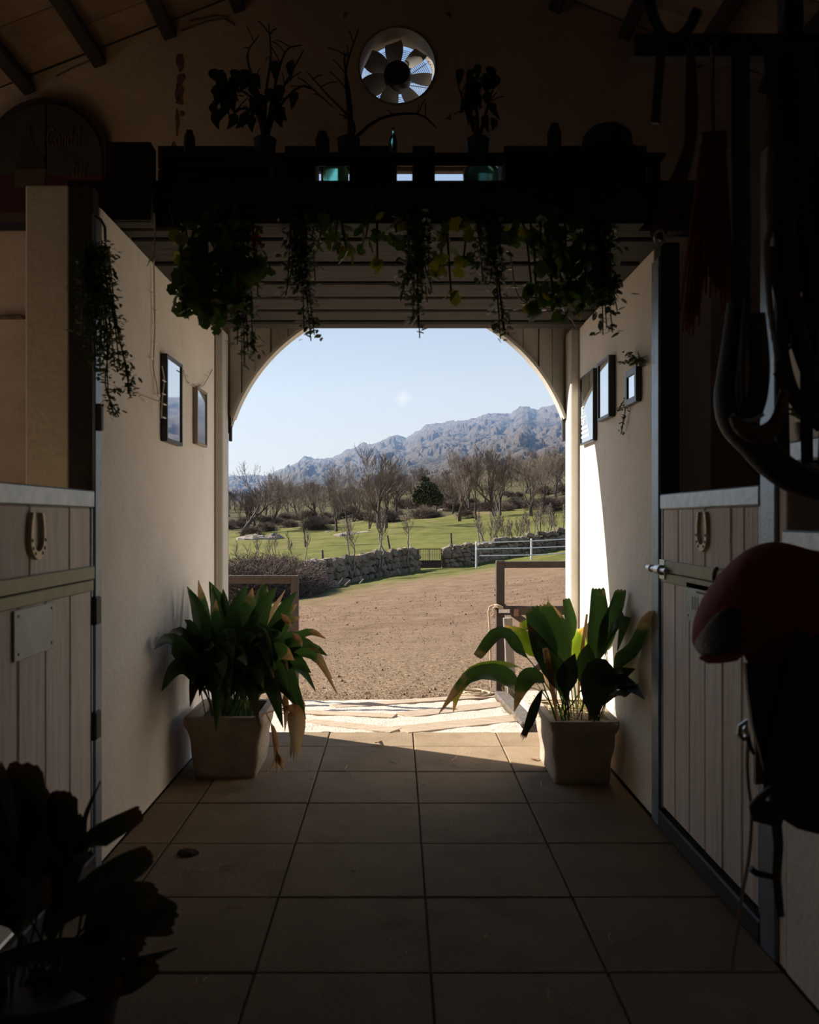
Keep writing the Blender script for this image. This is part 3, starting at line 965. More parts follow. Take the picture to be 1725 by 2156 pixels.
us = np.concatenate([np.linspace(-1.3, -.30, 40, endpoint=False), np.linspace(-.30, .30, 260), np.linspace(.30, 1.5, 46)[1:]])
ds = np.concatenate([np.geomspace(5.45, 12, 90, endpoint=False), np.geomspace(12, 50, 130, endpoint=False), np.geomspace(50, 230, 90)])
U, D_ = np.meshgrid(us, ds)
X, Y = U * D_, D_
Z = zt_arr(X, Y)
Z = Z + (fbm(X * 1.4, Y * 1.4, 3) - .5) * .05 * np.clip((Y - 6.8) / 3, 0, 1) + (fbm(X * .25, Y * .25, 9) - .5) * .25 * np.clip((Y - 12) / 20, 0, 1) \
    + (fbm(X * .08, Y * .08, 19) - .5) * 1.2 * np.clip((Y - 55) / 30, 0, 1)
wallY = np.interp(X, wlx, wly)
beyond = (Y - wallY)
gz = np.where(beyond > -.5, .72, .0)
near = np.clip(1 - (-beyond - 1.0) / 19.0, 0, 1)
gz = np.where(beyond <= -.5, .66 * near ** .55 + np.clip(X / 60, 0, .1), gz)
gz = gz + (fbm(X * .12, Y * .12, 31) - .5) * .45
gz = np.where(Y > 60, gz - .35 * np.clip((Y - 88) / 45, 0, 1), gz)
scr = np.clip((Y - 92) / 30, 0, 1)
stw = np.clip(1.25 - (Y - 6.6) / 5.5, 0, 1)
heightfield('ground', X, Y, Z, ground_mat(), {'grass': gz, 'straw': stw, 'scrub': scr})
gr_o = bpy.data.objects['ground']; gr_o['kind'] = 'structure'
T(gr_o, 'bare dirt paddock turning to green pasture beyond the stone wall', 'ground')

# clods and pebbles on the paddock
cm = MB()
r2 = random.Random(3)
oct_ = [(1, 0, 0), (-1, 0, 0), (0, 1, 0), (0, -1, 0), (0, 0, 1), (0, 0, -.4)]
of = [(0, 2, 4), (2, 1, 4), (1, 3, 4), (3, 0, 4), (2, 0, 5), (1, 2, 5), (3, 1, 5), (0, 3, 5)]
for i in range(8000):
    D = 7.2 + 18 * r2.random() ** 1.8
    px = r2.uniform(560, 1200)
    p = ground(px, D)
    s = r2.uniform(.0035, .009) * (1 + (D - 7) * .05) * (2.2 if r2.random() < .05 else 1)
    q = [s * r2.uniform(.6, 1.5) for _ in range(3)]
    a = r2.random() * 3
    cm.add([(p.x + (v[0] * math.cos(a) - v[1] * math.sin(a)) * q[0], p.y + (v[0] * math.sin(a) + v[1] * math.cos(a)) * q[1], p.z + .004 + v[2] * q[2] * .7) for v in oct_], of)
T(cm.build('dirt_clods', m_clod, recalc=False), 'small clods and pebbles scattered over the bare paddock', 'clods', kind='stuff')

# ------------------------------------------------------------------ mountain
def ridge_py(px):
    k = [(-900, 1075), (200, 1040), (420, 1012), (495, 1006), (560, 1003), (600, 987), (640, 966), (700, 964), (735, 950), (775, 938), (800, 930), (832, 916), (855, 922),
         (900, 898), (930, 893), (965, 884), (985, 887), (1015, 876), (1045, 869), (1075, 872), (1100, 856), (1112, 855), (1130, 864), (1150, 857), (1190, 852), (1260, 838), (1350, 836), (1500, 850), (1750, 880), (2600, 960), (4000, 1060)]
    return np.interp(px, [a for a, b in k], [b for a, b in k])


cols = np.concatenate([np.linspace(-900, 470, 70, endpoint=False), np.linspace(470, 1210, 620, endpoint=False), np.linspace(1210, 1600, 120, endpoint=False), np.linspace(1600, 4000, 70)])
rws = np.linspace(0, 1, 330)
PXg, Tg = np.meshgrid(cols, rws)
D0, D1 = 165.0, 820.0
Dg = D0 * (D1 / D0) ** Tg
Dg = Dg * (1 + .06 * (fbm(PXg / 90, Tg * 4, 77) - .5))
Xm = (PXg - VX) * Dg / F
base_py = np.interp(PXg, [-900, 490, 836, 1190, 4000], [1100, 1095, 1066, 1030, 1040])
rp = ridge_py(PXg)
pyg = base_py + (rp - base_py) * (Tg ** .95)
Zm = H + (VY - pyg) * Dg / F
amp = np.clip(Tg * 1.8, .12, 1) * np.where(Tg > .92, .6, 1)
c1, i1 = cell(Xm / 11, Dg / 17, 1)
c2, i2 = cell(Xm / 4.6, Dg / 7.5, 2)
c3, i3 = cell(Xm / 2.2, Dg / 3.6, 3)
patch = fbm(Xm / 45, Dg / 70, 55)
rocky = np.clip((patch - .36) * 4.5, 0.06, 1)
crest = np.clip((Tg - .86) / .14, 0, 1)
rocky = np.maximum(rocky, crest * .8)
bump = np.sqrt(np.clip(1 - c1 ** 2 * 1.6, 0, 1)) * (.25 + 1.3 * i1 * i1) * 4.2 + np.sqrt(np.clip(1 - c2 ** 2 * 1.7, 0, 1)) * (.15 + 1.2 * i2 * i2) * 2.6 + np.sqrt(np.clip(1 - c3 ** 2 * 1.7, 0, 1)) * (.2 + i3) * 1.2
Zm = Zm + (bump * rocky - 3.6 * rocky) * amp + (fbm(Xm / 9, Dg / 12, 88) - .5) * 3 * amp
rockf = (.35 + .65 * rocky) * np.clip(1.5 - c2 * 1.3, 0, 1) * (.35 + .65 * i2) + .35 * np.clip(1.2 - c3 * 1.6, 0, 1) * i3
# fall away behind the ridge
extra = 4
Xb = np.stack([Xm[-1] * (1 + .06 * (k + 1)) for k in range(extra)]); Db = np.stack([Dg[-1] * (1 + .06 * (k + 1)) for k in range(extra)]); Zb = np.stack([Zm[-1] * (1 - .25 * (k + 1)) for k in range(extra)])
Xm = np.vstack([Xm, Xb]); Dg = np.vstack([Dg, Db]); Zm = np.vstack([Zm, Zb]); rockf = np.vstack([rockf, np.repeat(rockf[-1:], extra, 0)])


def mountain_mat():
    m = bpy.data.materials.new('granite_and_scrub'); m.use_nodes = True
    n, l = m.node_tree.nodes, m.node_tree.links
    bs = n['Principled BSDF']; bs.inputs['Roughness'].default_value = 1; bs.inputs['Specular IOR Level'].default_value = .1
    tc = n.new('ShaderNodeTexCoord')
    def nz(sc, det=8, ro=.7):
        t = n.new('ShaderNodeTexNoise'); t.inputs['Scale'].default_value = sc; t.inputs['Detail'].default_value = det; t.inputs['Roughness'].default_value = ro
        l.new(tc.outputs['Object'], t.inputs['Vector']); return t.outputs[0]
    def mix(f, a, b):
        x = n.new('ShaderNodeMixRGB')
        if isinstance(f, float): x.inputs[0].default_value = f
        else: l.new(f, x.inputs[0])
        for i_, c in ((1, a), (2, b)):
            if isinstance(c, tuple): x.inputs[i_].default_value = (*c, 1)
            else: l.new(c, x.inputs[i_])
        return x.outputs[0]
    rock = mix(nz(.06), (.125, .108, .098), (.21, .178, .152))
    scrub = mix(nz(.09), (.028, .030, .026), (.060, .055, .042))
    at = n.new('ShaderNodeAttribute'); at.attribute_name = 'rock'
    ad = n.new('ShaderNodeMath'); ad.operation = 'MULTIPLY_ADD'; ad.inputs[1].default_value = .9; l.new(nz(.22, 10, .85), ad.inputs[0]); l.new(at.outputs['Fac'], ad.inputs[2])
    mr = n.new('ShaderNodeMapRange'); mr.inputs[1].default_value = .70; mr.inputs[2].default_value = .98; l.new(ad.outputs[0], mr.inputs[0])
    l.new(mix(mr.outputs[0], scrub, rock), bs.inputs['Base Color'])
    bp = n.new('ShaderNodeBump'); bp.inputs['Strength'].default_value = 1; bp.inputs['Distance'].default_value = 2.2
    l.new(nz(.45, 10, .8), bp.inputs['Height']); l.new(bp.outputs[0], bs.inputs['Normal'])
    return m


mt = heightfield('mountain', Xm, Dg, Zm, mountain_mat(), {'rock': rockf})
mt['kind'] = 'structure'
T(mt, 'rocky granite mountainside rising to the right behind the trees', 'mountain')

# thin blue haze between the pasture and the mountain
hz = bpy.data.materials.new('blue_haze'); hz.use_nodes = True
n_, l_ = hz.node_tree.nodes, hz.node_tree.links
n_.clear()
vo = n_.new('ShaderNodeOutputMaterial'); vs_ = n_.new('ShaderNodeVolumeScatter')
vs_.inputs['Color'].default_value = (.30, .52, 1.0, 1); vs_.inputs['Density'].default_value = .0008; vs_.inputs['Anisotropy'].default_value = .3
l_.new(vs_.outputs[0], vo.inputs['Volume'])
hb = MB(); hb.box(-700, 1100, 190, 800, -20, 118)
T(hb.build('haze', hz, kind='stuff'), 'thin blue haze in front of the rocky mountain', 'haze')

# ------------------------------------------------------------------ ramp, kerb
ramp = thing('ramp', 'bleached concrete ramp with timber battens at the doorway', 'ramp', (0, 6.2, -.1)); ramp['kind'] = 'structure'
def rz(y): return -.004 - .15 * max(0, min(1, (y - YG) / (7.05 - YG)))
rm_ = MB(); rr_ = []
for y in np.linspace(YG + .002, 7.12, 36):
    row = []
    for x in np.linspace(-1.25, .80, 60):
        edge = .04 * (vnoise(np.array([x * 3.0]), np.array([y * 3.0]), 4)[0] - .5)
        zz = rz(y) + (fbm(np.array([x * 9.]), np.array([y * 9.]), 5)[0] - .5) * .022
        yy = y + (.18 * (x + .2) if y > 7.0 else 0) + edge * (1 if y > 5.5 else 0)
        if y > 7.05: zz -= .06
        row.append((x, yy, zz))
    rr_.append(row)
rm_.grid(rr_); rm_.build('slab', m_concrete, ramp, smooth='all')
def rp_(px, py):
    for _ in range(1):
        D = 6.0
        for _ in range(8):
            D = (H - rz(D)) * F / (py - VY)
    return Vector(((px - VX) * D / F, D, rz(D) + .004))
for (a, b, w) in [((842, 1540), (1098, 1513), .045), ((850, 1508), (1062, 1484), .042), ((700, 1490), (1045, 1466), .03),
                  ((835, 1541), (650, 1521), .03), ((832, 1510), (600, 1500), .028)]:
    m = MB(); m.beam(rp_(*a), rp_(*b), w * 4.2, .016, b=.004); m.build('batten', m_batten, ramp)
kb = MB(); kb.beam((.865, 5.66, -.085), (.865, 7.25, -.195), .12, .14, b=.012)
T(kb.build('kerb_sleeper', m_kerb), 'dark timber sleeper edging the right side of the ramp', 'sleeper')
pd = MB(); pd.box(.93, 2.6, 5.65, 6.9, -.20, -.05, .01); o = struct('paving', pd, m_concrete); T(o, 'pale concrete apron beside the ramp on the right', 'paving')
pd = MB(); pd.box(-4.5, -1.25, 5.65, 6.6, -.20, -.06, .01); o = struct('paving', pd, m_concrete); T(o, 'pale concrete apron beside the ramp on the left', 'paving')

# ------------------------------------------------------------------ yard fences by the door
fr = thing('timber_fence', 'dark timber rail fence right of the ramp with a rope tied to it', 'fence', (1.5, 7.4, -.17))
def pb(p0, p1, w, h, name, mat, par, up=(0, 0, 1)):
    m = MB(); m.beam(p0, p1, w, h, up); return m.build(name, mat, par)
Df = 7.4
pb((.877, Df, -.2), (.877, Df, .955), .07, .07, 'post', m_timber, fr, (0, 1, 0))
pb((.91, Df, .92), (3.4, Df, .935), .05, .055, 'rail', m_timber, fr)
pb((.90, Df - .04, .535), (3.4, Df - .04, .545), .045, .075, 'rail', m_timber, fr)
pb((.98, Df - .03, .51), (1.75, Df - .03, -.02), .035, .055, 'brace', m_timber, fr)
pb((.98, Df - .05, -.12), (1.62, Df - .05, .42), .035, .055, 'brace', m_timber, fr)
pb((.95, Df, .215), (3.4, Df, .22), .025, .022, 'rail', m_timber, fr)
pb((3.3, Df, -.2), (3.3, Df, .955), .07, .07, 'post', m_timber, fr, (0, 1, 0))
pb((.945, 7.12, -.19), (.905, 7.12, .50), .07, .06, 'post', m_greywood, fr, (0, 1, 0))
m = MB(); a = P(1062, 1287, Df - .085); m.box(a.x - .047, a.x + .047, a.y - .003, a.y, a.z - .015, a.z + .017, .001)
fp = m.build('joint_plate', m_chrome, fr)
m = MB(); a = P(1087, 1290, Df - .09); m.box(a.x - .02, a.x + .02, a.y - .003, a.y, a.z - .03, a.z + .03, .001); m.build('joint_plate', m_brickpatch, fr)
m = MB(); a = P(1057, 1322, Df - .06); m.box(a.x - .015, a.x + .015, a.y - .003, a.y, a.z - .008, a.z + .008, .001); m.build('joint_plate', m_chrome, fr)
fl2 = thing('timber_fence', 'dark timber rail fence left of the ramp behind the big planter', 'fence', (-1.4, 7.0, -.17))
pb((-.822, 7.0, -.2), (-.822, 7.0, .855), .06, .06, 'post', m_timber, fl2, (0, 1, 0))
pb((-.85, 7.0, .822), (-3.2, 7.0, .826), .05, .066, 'rail', m_timber, fl2)
pb((-.85, 7.0, .42), (-3.2, 7.0, .42), .05, .066, 'rail', m_timber, fl2)
pb((-3.1, 7.0, -.2), (-3.1, 7.0, .855), .06, .06, 'post', m_timber, fl2, (0, 1, 0))

rope = thing('rope', 'hemp rope knotted to the fence post, loose end coiled on the ramp', 'rope', P(1035, 1450, 7.3))
m = MB()
cat = [(1034, 1448), (1033, 1380), (1031, 1320), (1029, 1290), (1031, 1278), (1038, 1275), (1044, 1277)]
m.tube([P(x, y, Df - .06) for x, y in cat], .009, 6)
m.build('hanging_end', m_rope, rope, smooth=True)
m = MB()
for k in range(2):
    m.tube([Vector((.877 + .052 * math.cos(t), Df + .052 * math.sin(t), .555 + .014 * k + .012 * math.sin(2 * t))) for t in np.linspace(0, 6.28, 15)[:-1]], .010, 6, closed=True)
m.tube([P(x, y, Df - .08) for x, y in [(1044, 1277), (1038, 1282), (1041, 1290), (1036, 1297), (1041, 1300), (1044, 1290), (1040, 1282)]], .010, 6)
m.build('knot', m_rope, rope, smooth=True)
m = MB(); pts = []
r3 = random.Random(5)
for k in range(60):
    t = k / 59 * 5.5 * 2 * math.pi
    c = rp_(1000, 1465)
    pts.append((c.x + (.12 + .05 * math.sin(t * .37)) * math.cos(t), c.y + (.09 + .03 * math.cos(t * .5)) * math.sin(t), c.z + .008 + .010 * (k / 10) % .03))
m.tube(pts, .008, 5); m.build('coil', m_rope, rope, smooth=True)

# ------------------------------------------------------------------ dry-stone walls
def stone_variant(s):
    r_ = random.Random(s); bm = bmesh.new()
    bmesh.ops.create_icosphere(bm, subdivisions=1, radius=1)
    for v in bm.verts:
        c = Vector((max(-.72, min(.72, v.co.x)), max(-.72, min(.72, v.co.y)), max(-.72, min(.72, v.co.z))))
        v.co = c * r_.uniform(.82, 1.15) / .72
    me = bpy.data.meshes.new('stone'); bm.to_mesh(me); bm.free(); me.materials.append(m_stone); return me
SV = [stone_variant(s) for s in range(9)]


def stone_wall(label, pts, hgt, seed, top_var=.12, sz=.19, endcap=False):
    r_ = random.Random(seed)
    P3 = [ground(px, d) for px, d in pts]
    root = thing('stone_wall', label, 'wall', P3[0])
    core = MB(); rs = []
    for p in P3:
        rs.append([(p.x, p.y - .16, p.z - .3), (p.x, p.y - .16, p.z + hgt - .14), (p.x, p.y + .22, p.z + hgt - .14), (p.x, p.y + .22, p.z - .3)])
    core.grid(rs); core.build('core', m_mortar, root)
    seglen = [(b - a).length for a, b in zip(P3[:-1], P3[1:])]; L = sum(seglen)
    def at(s):
        for a, b, l in zip(P3[:-1], P3[1:], seglen):
            if s <= l: return a.lerp(b, s / l), (b - a).normalized()
            s -= l
        return P3[-1].copy(), (P3[-1] - P3[-2]).normalized()
    n_ = 0; z = .06
    while z < hgt:
        s = r_.uniform(0, .2)
        hh = sz * r_.uniform(.8, 1.15)
        while s < L:
            w = sz * r_.uniform(.8, 1.9)
            if n_ < 300:
                p, t = at(s + w / 2)
                zz = z + r_.uniform(-.02, .02)
                top = z + hh >= hgt
                place(r_.choice(SV), 'stone', (p.x + r_.uniform(-.04, .04), p.y - .17 + r_.uniform(-.06, .06), p.z + zz + (r_.uniform(-.05, top_var) if top else 0)), root,
                      (r_.uniform(-.3, .3), r_.uniform(-.35, .35), math.atan2(t.y, t.x) + r_.uniform(-.25, .25)), (w * .58, .17, hh * r_.uniform(.5, .85))); n_ += 1
            s += w
        z += hh
    return root
stone_wall('long dry-stone wall from the brambles to the iron gate', [(610, 28.7), (650, 30), (760, 35), (876, 40)], .93, 1, sz=.27)
stone_wall('short dry-stone wall between the iron gate and the white rails', [(931, 41), (1002, 42)], .93, 2, sz=.20)
stone_wall('dry-stone wall climbing behind the white rail fence', [(1004, 42), (1100, 44), (1215, 46.3)], .92, 3, sz=.25)
cap = MB()
# iron gate
gt = thing('field_gate', 'dark iron barred gate between the two stone walls', 'gate', ground(903, 40.5))
gl, gr_ = ground(878, 40.3), ground(929, 40.8)
z0, z1 = min(gl.z, gr_.z) + .12, P(903, 1156, 40.5).z
pb((gl.x, 40.4, z1), (gr_.x, 40.7, z1), .04, .04, 'frame_bar', m_rust, gt)
pb((gl.x, 40.4, z0 + .28), (gr_.x, 40.7, z0 + .28), .04, .04, 'frame_bar', m_rust, gt)
for k in range(15):
    t = k / 14; x = gl.x + (gr_.x - gl.x) * t
    pb((x, 40.4 + .3 * t, z0), (x, 40.4 + .3 * t, z1), .045 if k in (0, 7, 14) else .017, .02, 'bar', m_rust, gt, (0, 1, 0))
m = MB(); m.add([(gl.x, 40.4, z0 - .06), (gr_.x, 40.7, z0 - .06), (gr_.x, 40.7, z0 + .27), (gl.x, 40.4, z0 + .27), (gl.x, 40.43, z0 - .06), (gr_.x, 40.73, z0 - .06), (gr_.x, 40.73, z0 + .27), (gl.x, 40.43, z0 + .27)],
                [(0, 1, 2, 3), (7, 6, 5, 4), (0, 4, 5, 1), (3, 2, 6, 7), (0, 3, 7, 4), (1, 5, 6, 2)]); m.build('lower_panel', m_rust, gt)
# white rails
wf = thing('rail_fence', 'white three-rail fence in front of the stone wall', 'fence', ground(1100, 38))
def wr(px, py, D): return P(px, py, D)
for px, D, pt in ((1003, 38.0, 1140), (1119, 39.5, 1134), (1225, 41, 1128)):
    b = ground(px, D); t = P(px, pt, D); pb((b.x, D, b.z - .2), (b.x, D, t.z), .075, .075, 'post', m_whiterail, wf, (0, 1, 0))
for ya, yb, yc in ((1143, 1139, 1133), (1156, 1153.5, 1149), (1170, 1168.5, 1163)):
    pb(P(1003 if ya < 1165 else 1009, ya, 37.9), P(1119, yb, 39.4), .03, .045, 'rail', m_whiterail, wf)
    pb(P(1119, yb, 39.4), P(1225, yc, 40.9), .03, .045, 'rail', m_whiterail, wf)

# stakes in the pasture
for px, pt, pb_, w, D, lab in ((679, 1158, 1190, .11, 44, 'dark stake beyond the wall, left of the twin saplings'), (825, 1127, 1172, .10, 45, 'leaning stake beyond the wall, left of the iron gate'),
                               (950, 1122, 1160, .11, 48, 'dark stake beyond the short stone wall'), (694, 1176, 1190, .06, 42, 'short stake just behind the stone wall'), (767, 1168, 1180, .05, 43, 'thin stake behind the wall near the paired birches')):
    b = ground(px, D); t = P(px - (9 if px == 825 else 0), pt, D)
    m = MB(); m.tube([(b.x, D, b.z - .15), ((b.x + t.x) / 2 + .02, D, (b.z + t.z) / 2), (t.x, D, t.z)], [w * .6, w * .55, w * .4], 6)
    T(m.build('stake', m_bark), lab, 'post', 'stakes in the pasture')

# boulders
for i, (px, py, w, h, lab) in enumerate([(535, 1133, 40, 11, 'long low pale outcrop at the left of the pasture'), (577, 1131, 24, 12, 'rounded brown boulder below the twin-trunk tree'),
                                (735, 1124, 34, 8, 'rubble pile under the tall tree left of the middle'), (692, 1119, 9, 4, 'small pale rock in the pasture left of the rubble'),
                                (775, 1120, 34, 6, 'low stone bank under the big spreading oak'), (720, 1128, 14, 7, 'dark boulder at the end of the rubble bank'),
                                (940, 1073, 22, 9, 'grey boulder behind the pasture near the evergreen'), (870, 1082, 10, 5, 'small dark boulder left of the evergreen oak'), (1175, 1060, 22, 9, 'boulder up the slope behind the white rails')]):
    D = D_for(px, py + h * .5); b = ground(px, D); k = D / F
    me = MB(); r_ = random.Random(100 + i); rw = []
    for a in range(7):
        th = math.pi * a / 6
        rw.append([(b.x + w * k * math.sin(th) * math.cos(f_) * r_.uniform(.8, 1.15), b.y + w * k * .6 * math.sin(th) * math.sin(f_), b.z - .1 + h * k * 1.3 * math.cos(th) * r_.uniform(.8, 1.2)) for f_ in np.linspace(0, 2 * math.pi, 13)[:-1]])
    me.grid(rw, closed=True); T(me.build('boulder', m_boulder), lab, 'boulder', 'boulders in the pasture')

# ------------------------------------------------------------------ bare trees
def grow(tr, tw, r_, p, d, L, rad, lv, mx, spread, sides, counts, gnarl=.18, up=.25):
    nseg = 4 if lv < 2 else 3
    pts, rd = [p.copy()], [rad]
    dd = d.copy(); q = p.copy(); nodes = []
    for k in range(nseg):
        dd = (dd + Vector((r_.gauss(0, gnarl), r_.gauss(0, gnarl), r_.gauss(0, gnarl) + up * .12))).normalized()
        q = q + dd * L / nseg
        pts.append(q.copy()); rd.append(max(rad * (1 - (k + 1) / nseg * .68), .0075))
        nodes.append((q.copy(), dd.copy(), rd[-1]))
    (tr if lv <= 1 else tw).tube(pts, rd, sides[min(lv, len(sides) - 1)])
    if lv < mx:
        for c in range(counts[lv]):
            k = r_.choice(range(nseg)) if lv > 0 else min(nseg - 1, 1 + int(r_.random() * (nseg - 1)))
            q, dd, rr = nodes[k]
            if c < 2: q, dd, rr = nodes[-1]
            ax = Vector((r_.gauss(0, 1), r_.gauss(0, 1), r_.gauss(0, .5))).normalized()
            nd = (dd + ax * spread * r_.uniform(.6, 1.3)).normalized()
            nd = (nd + Vector((0, 0, up * .6))).normalized()
            grow(tr, tw, r_, q, nd, L * r_.uniform(.52, .78), max(rr * r_.uniform(.55, .8), .0075), lv + 1, mx, spread, sides, counts, gnarl, up)


def norm_mesh(tr, tw):
    top = max(v[2] for v in tr.v + tw.v)
    for b in (tr, tw): b.v = [(v[0] / top, v[1] / top, v[2] / top) for v in b.v]


def tree_variant(seed, L0, spread, counts, rad, up=.3, gnarl=.16, stems=1, mx=4, lean=0, bark=None, twig=None):
    r_ = random.Random(seed); tr, tw = MB(), MB()
    for s in range(stems):
        a = r_.random() * 6.28
        o = Vector((math.cos(a), math.sin(a), 0)) * (.25 if stems > 1 else 0) * rad * 6
        d = Vector((lean + (math.cos(a) * .25 if stems > 1 else r_.gauss(0, .06)), math.sin(a) * .25 if stems > 1 else r_.gauss(0, .06), 1)).normalized()
        grow(tr, tw, r_, o - d * .15, d, L0, rad, 0, mx, spread, (6, 5, 3, 3, 3), counts, gnarl, up)
    norm_mesh(tr, tw)
    return tr.mesh('trunk', bark or m_bark, recalc=False), tw.mesh('twigs', twig or m_twig, recalc=False)
TV = [tree_variant(11, 2.4, .55, (6, 6, 5, 5), .17, up=.42),
      tree_variant(12, 2.2, .65, (7, 6, 5, 5), .18, up=.36),
      tree_variant(13, 3.0, .45, (6, 6, 5, 5), .15, up=.45),
      tree_variant(14, 2.2, .5, (6, 5, 5, 5), .14, up=.45, stems=2),
      tree_variant(15, 2.6, .62, (7, 6, 5, 5), .19, up=.35, gnarl=.22)]
SVR = [tree_variant(31, 3.0, .42, (9, 5, 4), .11, up=.5, gnarl=.07, mx=3, bark=m_birch, twig=m_birch),
       tree_variant(32, 2.8, .5, (10, 5, 4), .12, up=.45, gnarl=.09, mx=3, bark=m_birch, twig=m_birch),
       tree_variant(33, 1.6, .5, (8, 5, 4), .07, up=.5, gnarl=.12, stems=3, mx=3, bark=m_birch, twig=m_bramble)]
def sapling_variant(seed, nb, bark, crook=.02):
    r_ = random.Random(seed); tr, tw = MB(), MB()
    pts = [Vector((0, 0, -.03))]
    for k in range(8): pts.append(Vector((pts[-1].x + r_.gauss(0, crook), pts[-1].y + r_.gauss(0, crook), (k + 1) / 8)))
    tr.tube(pts, [.0155 * (1 - .8 * k / 8) + .002 for k in range(9)], 6)
    for b_ in range(nb):
        t = r_.uniform(.38, .97); k = min(int(t * 8), 7); p = pts[k].lerp(pts[k + 1], t * 8 - k)
        a = r_.random() * 6.28; L = (1.05 - t) * r_.uniform(.35, .6)
        d_ = Vector((math.cos(a) * .55, math.sin(a) * .55, 1)).normalized()
        q = p + d_ * L; mid = p.lerp(q, .5) + Vector((math.cos(a), math.sin(a), 0)) * L * .08
        tw.tube([p, mid, q], [.0045, .0038, .0022], 3)
        for j in range(4):
            s_ = r_.uniform(.3, 1); o_ = p.lerp(q, s_); e_ = Vector((r_.gauss(0, .5), r_.gauss(0, .5), 1)).normalized() * L * r_.uniform(.2, .4)
            tw.tube([o_, o_ + e_], [.0028, .0018], 3)
    return tr.mesh('trunk', bark, recalc=False), tw.mesh('twigs', m_twig, recalc=False)
SVR = [sapling_variant(61, 22, m_birch), sapling_variant(62, 26, m_birch, .03), sapling_variant(63, 26, m_bark, .045)]
BV = [tree_variant(41, 1.0, .9, (8, 7, 5), .02, up=.1, gnarl=.3, stems=14, mx=3, bark=m_bramble, twig=m_bramble),
      tree_variant(42, 1.0, 1.0, (8, 7, 5), .02, up=.05, gnarl=.35, stems=16, mx=3, bark=m_bramble, twig=m_bramble)]


def plant_tree(name, V, b, h, rot, label, cat, group=None, wide=1.0):
    root = thing(name, label, cat, b, group)
    for me, nm in zip(V, ('trunk', 'twigs')):
        ob = bpy.data.objects.new(nm, me); COL.objects.link(ob); ob.parent = root
    root.scale = (h * wide, h * wide, h); root.rotation_euler = (0, 0, rot)
    return root


oaks = [(508, 1128, 985, 4, 'gnarled bare oak at the left edge of the arch', 1.1), (579, 1120, 1004, 3, 'bare oak with two trunks left of the slender trees', 1.1),
        (643, 1150, 1008, 2, 'slender bare tree left of the pasture rubble', .8), (535, 1107, 1050, 1, 'small bare oak behind the left outcrop', 1.2),
        (668, 1092, 1012, 0, 'bare oak at the far edge of the pasture, behind the slender tree', 1.1), (708, 1118, 1012, 1, 'short bare oak beside the rubble pile', 1.0),
        (733, 1120, 966, 2, 'tall narrow bare oak left of the middle', .75), (775, 1112, 1030, 3, 'forked bare oak between the tall oak and the big spreading oak', .9),
        (800, 1114, 950, 0, 'biggest bare oak with a wide crown, middle of the pasture', 1.05), (814, 1110, 985, 1, 'bare oak close behind the biggest oak', .9), (830, 1092, 985, 4, 'bare oak right of the biggest oak, further back', 1.0),
        (955, 1081, 1008, 1, 'low bare oak right of the evergreen', 1.0), (968, 1094, 955, 0, 'dark upright bare oak right of the evergreen', .85), (992, 1080, 962, 3, 'bare oak behind the dark upright oak', .9),
        (1003, 1092, 950, 2, 'straight bare oak above the white fence end', .9), (1043, 1087, 943, 0, 'tall bare oak in the thick group at right', .95), (1057, 1085, 958, 3, 'bare oak with forked foot beside the tall one at right', .9),
        (1118, 1090, 962, 1, 'broad spreading bare oak behind the white fence post', 1.15), (1145, 1080, 945, 2, 'slim bare oak near the right door jamb', .9), (1172, 1052, 945, 4, 'bare oak up the slope by the right door jamb', .95), (1192, 1058, 950, 0, 'bare oak half hidden by the right door jamb', 1.0)]
for i, (px, pb2, pt, v, lab, wd) in enumerate(oaks):
    D = D_for(px, pb2); b = ground(px, D)
    plant_tree('bare_oak', TV[v], b, 1.12 * (pb2 - pt) * D / F, i * 1.7, lab, 'tree', 'bare oaks in the pasture', wd)
# further belt of alike bare trees up the foot of the mountain
r4 = random.Random(21)
for i in range(100):
    px = 440 + (1330 - 440) * (i + r4.random()) / 100
    D = r4.uniform(105, 185)
    b = ground(px, D)
    hpx = r4.uniform(72, 100) * (120 / D)
    plant_tree('bare_tree', TV[i % 5], b, hpx * D / F * .82, r4.random() * 6, 'bare brown tree in the thicket at the foot of the mountain', 'tree', 'thicket at the mountain foot', r4.uniform(.9, 1.25))
# undergrowth at the tree line
for i in range(54):
    px = 470 + 760 * (i + r4.random()) / 54
    D = r4.uniform(88, 135)
    plant_tree('undergrowth_bush', BV[i % 2], ground(px, D), r4.uniform(1.0, 1.9), r4.random() * 6, 'low brown bush along the far edge of the pasture', 'bush', 'brown undergrowth along the tree line', 1.5)

# saplings along the stone wall
sap = [(738, 1204, 1085, 0, 33.2, 'left of the twin pale saplings in front of the stone wall'), (746, 1203, 1092, 1, 33.6, 'right of the twin pale saplings in front of the stone wall'),
       (799, 1193, 1072, 0, 36.0, 'left of the paired pale saplings before the gate'), (804, 1192, 1066, 1, 36.2, 'right of the paired pale saplings before the gate'), (858, 1186, 1068, 0, 38.5, 'lone pale sapling just left of the iron gate'),
       (608, 1179, 1117, 2, 62, 'bushy little tree standing alone in the pasture at left'), (500, 1205, 1138, 0, 33, 'crooked sapling at the left jamb above the brambles'), (543, 1200, 1120, 0, 33, 'second sapling from the left jamb above the brambles'),
       (562, 1200, 1130, 1, 33, 'third sapling from the left jamb above the brambles'), (583, 1196, 1112, 0, 33, 'curved sapling in the middle of the brambles'), (620, 1200, 1132, 2, 33, 'leaning sapling right of the brambles'), (643, 1196, 1112, 0, 34, 'thin sapling where the brambles meet the stone wall')]
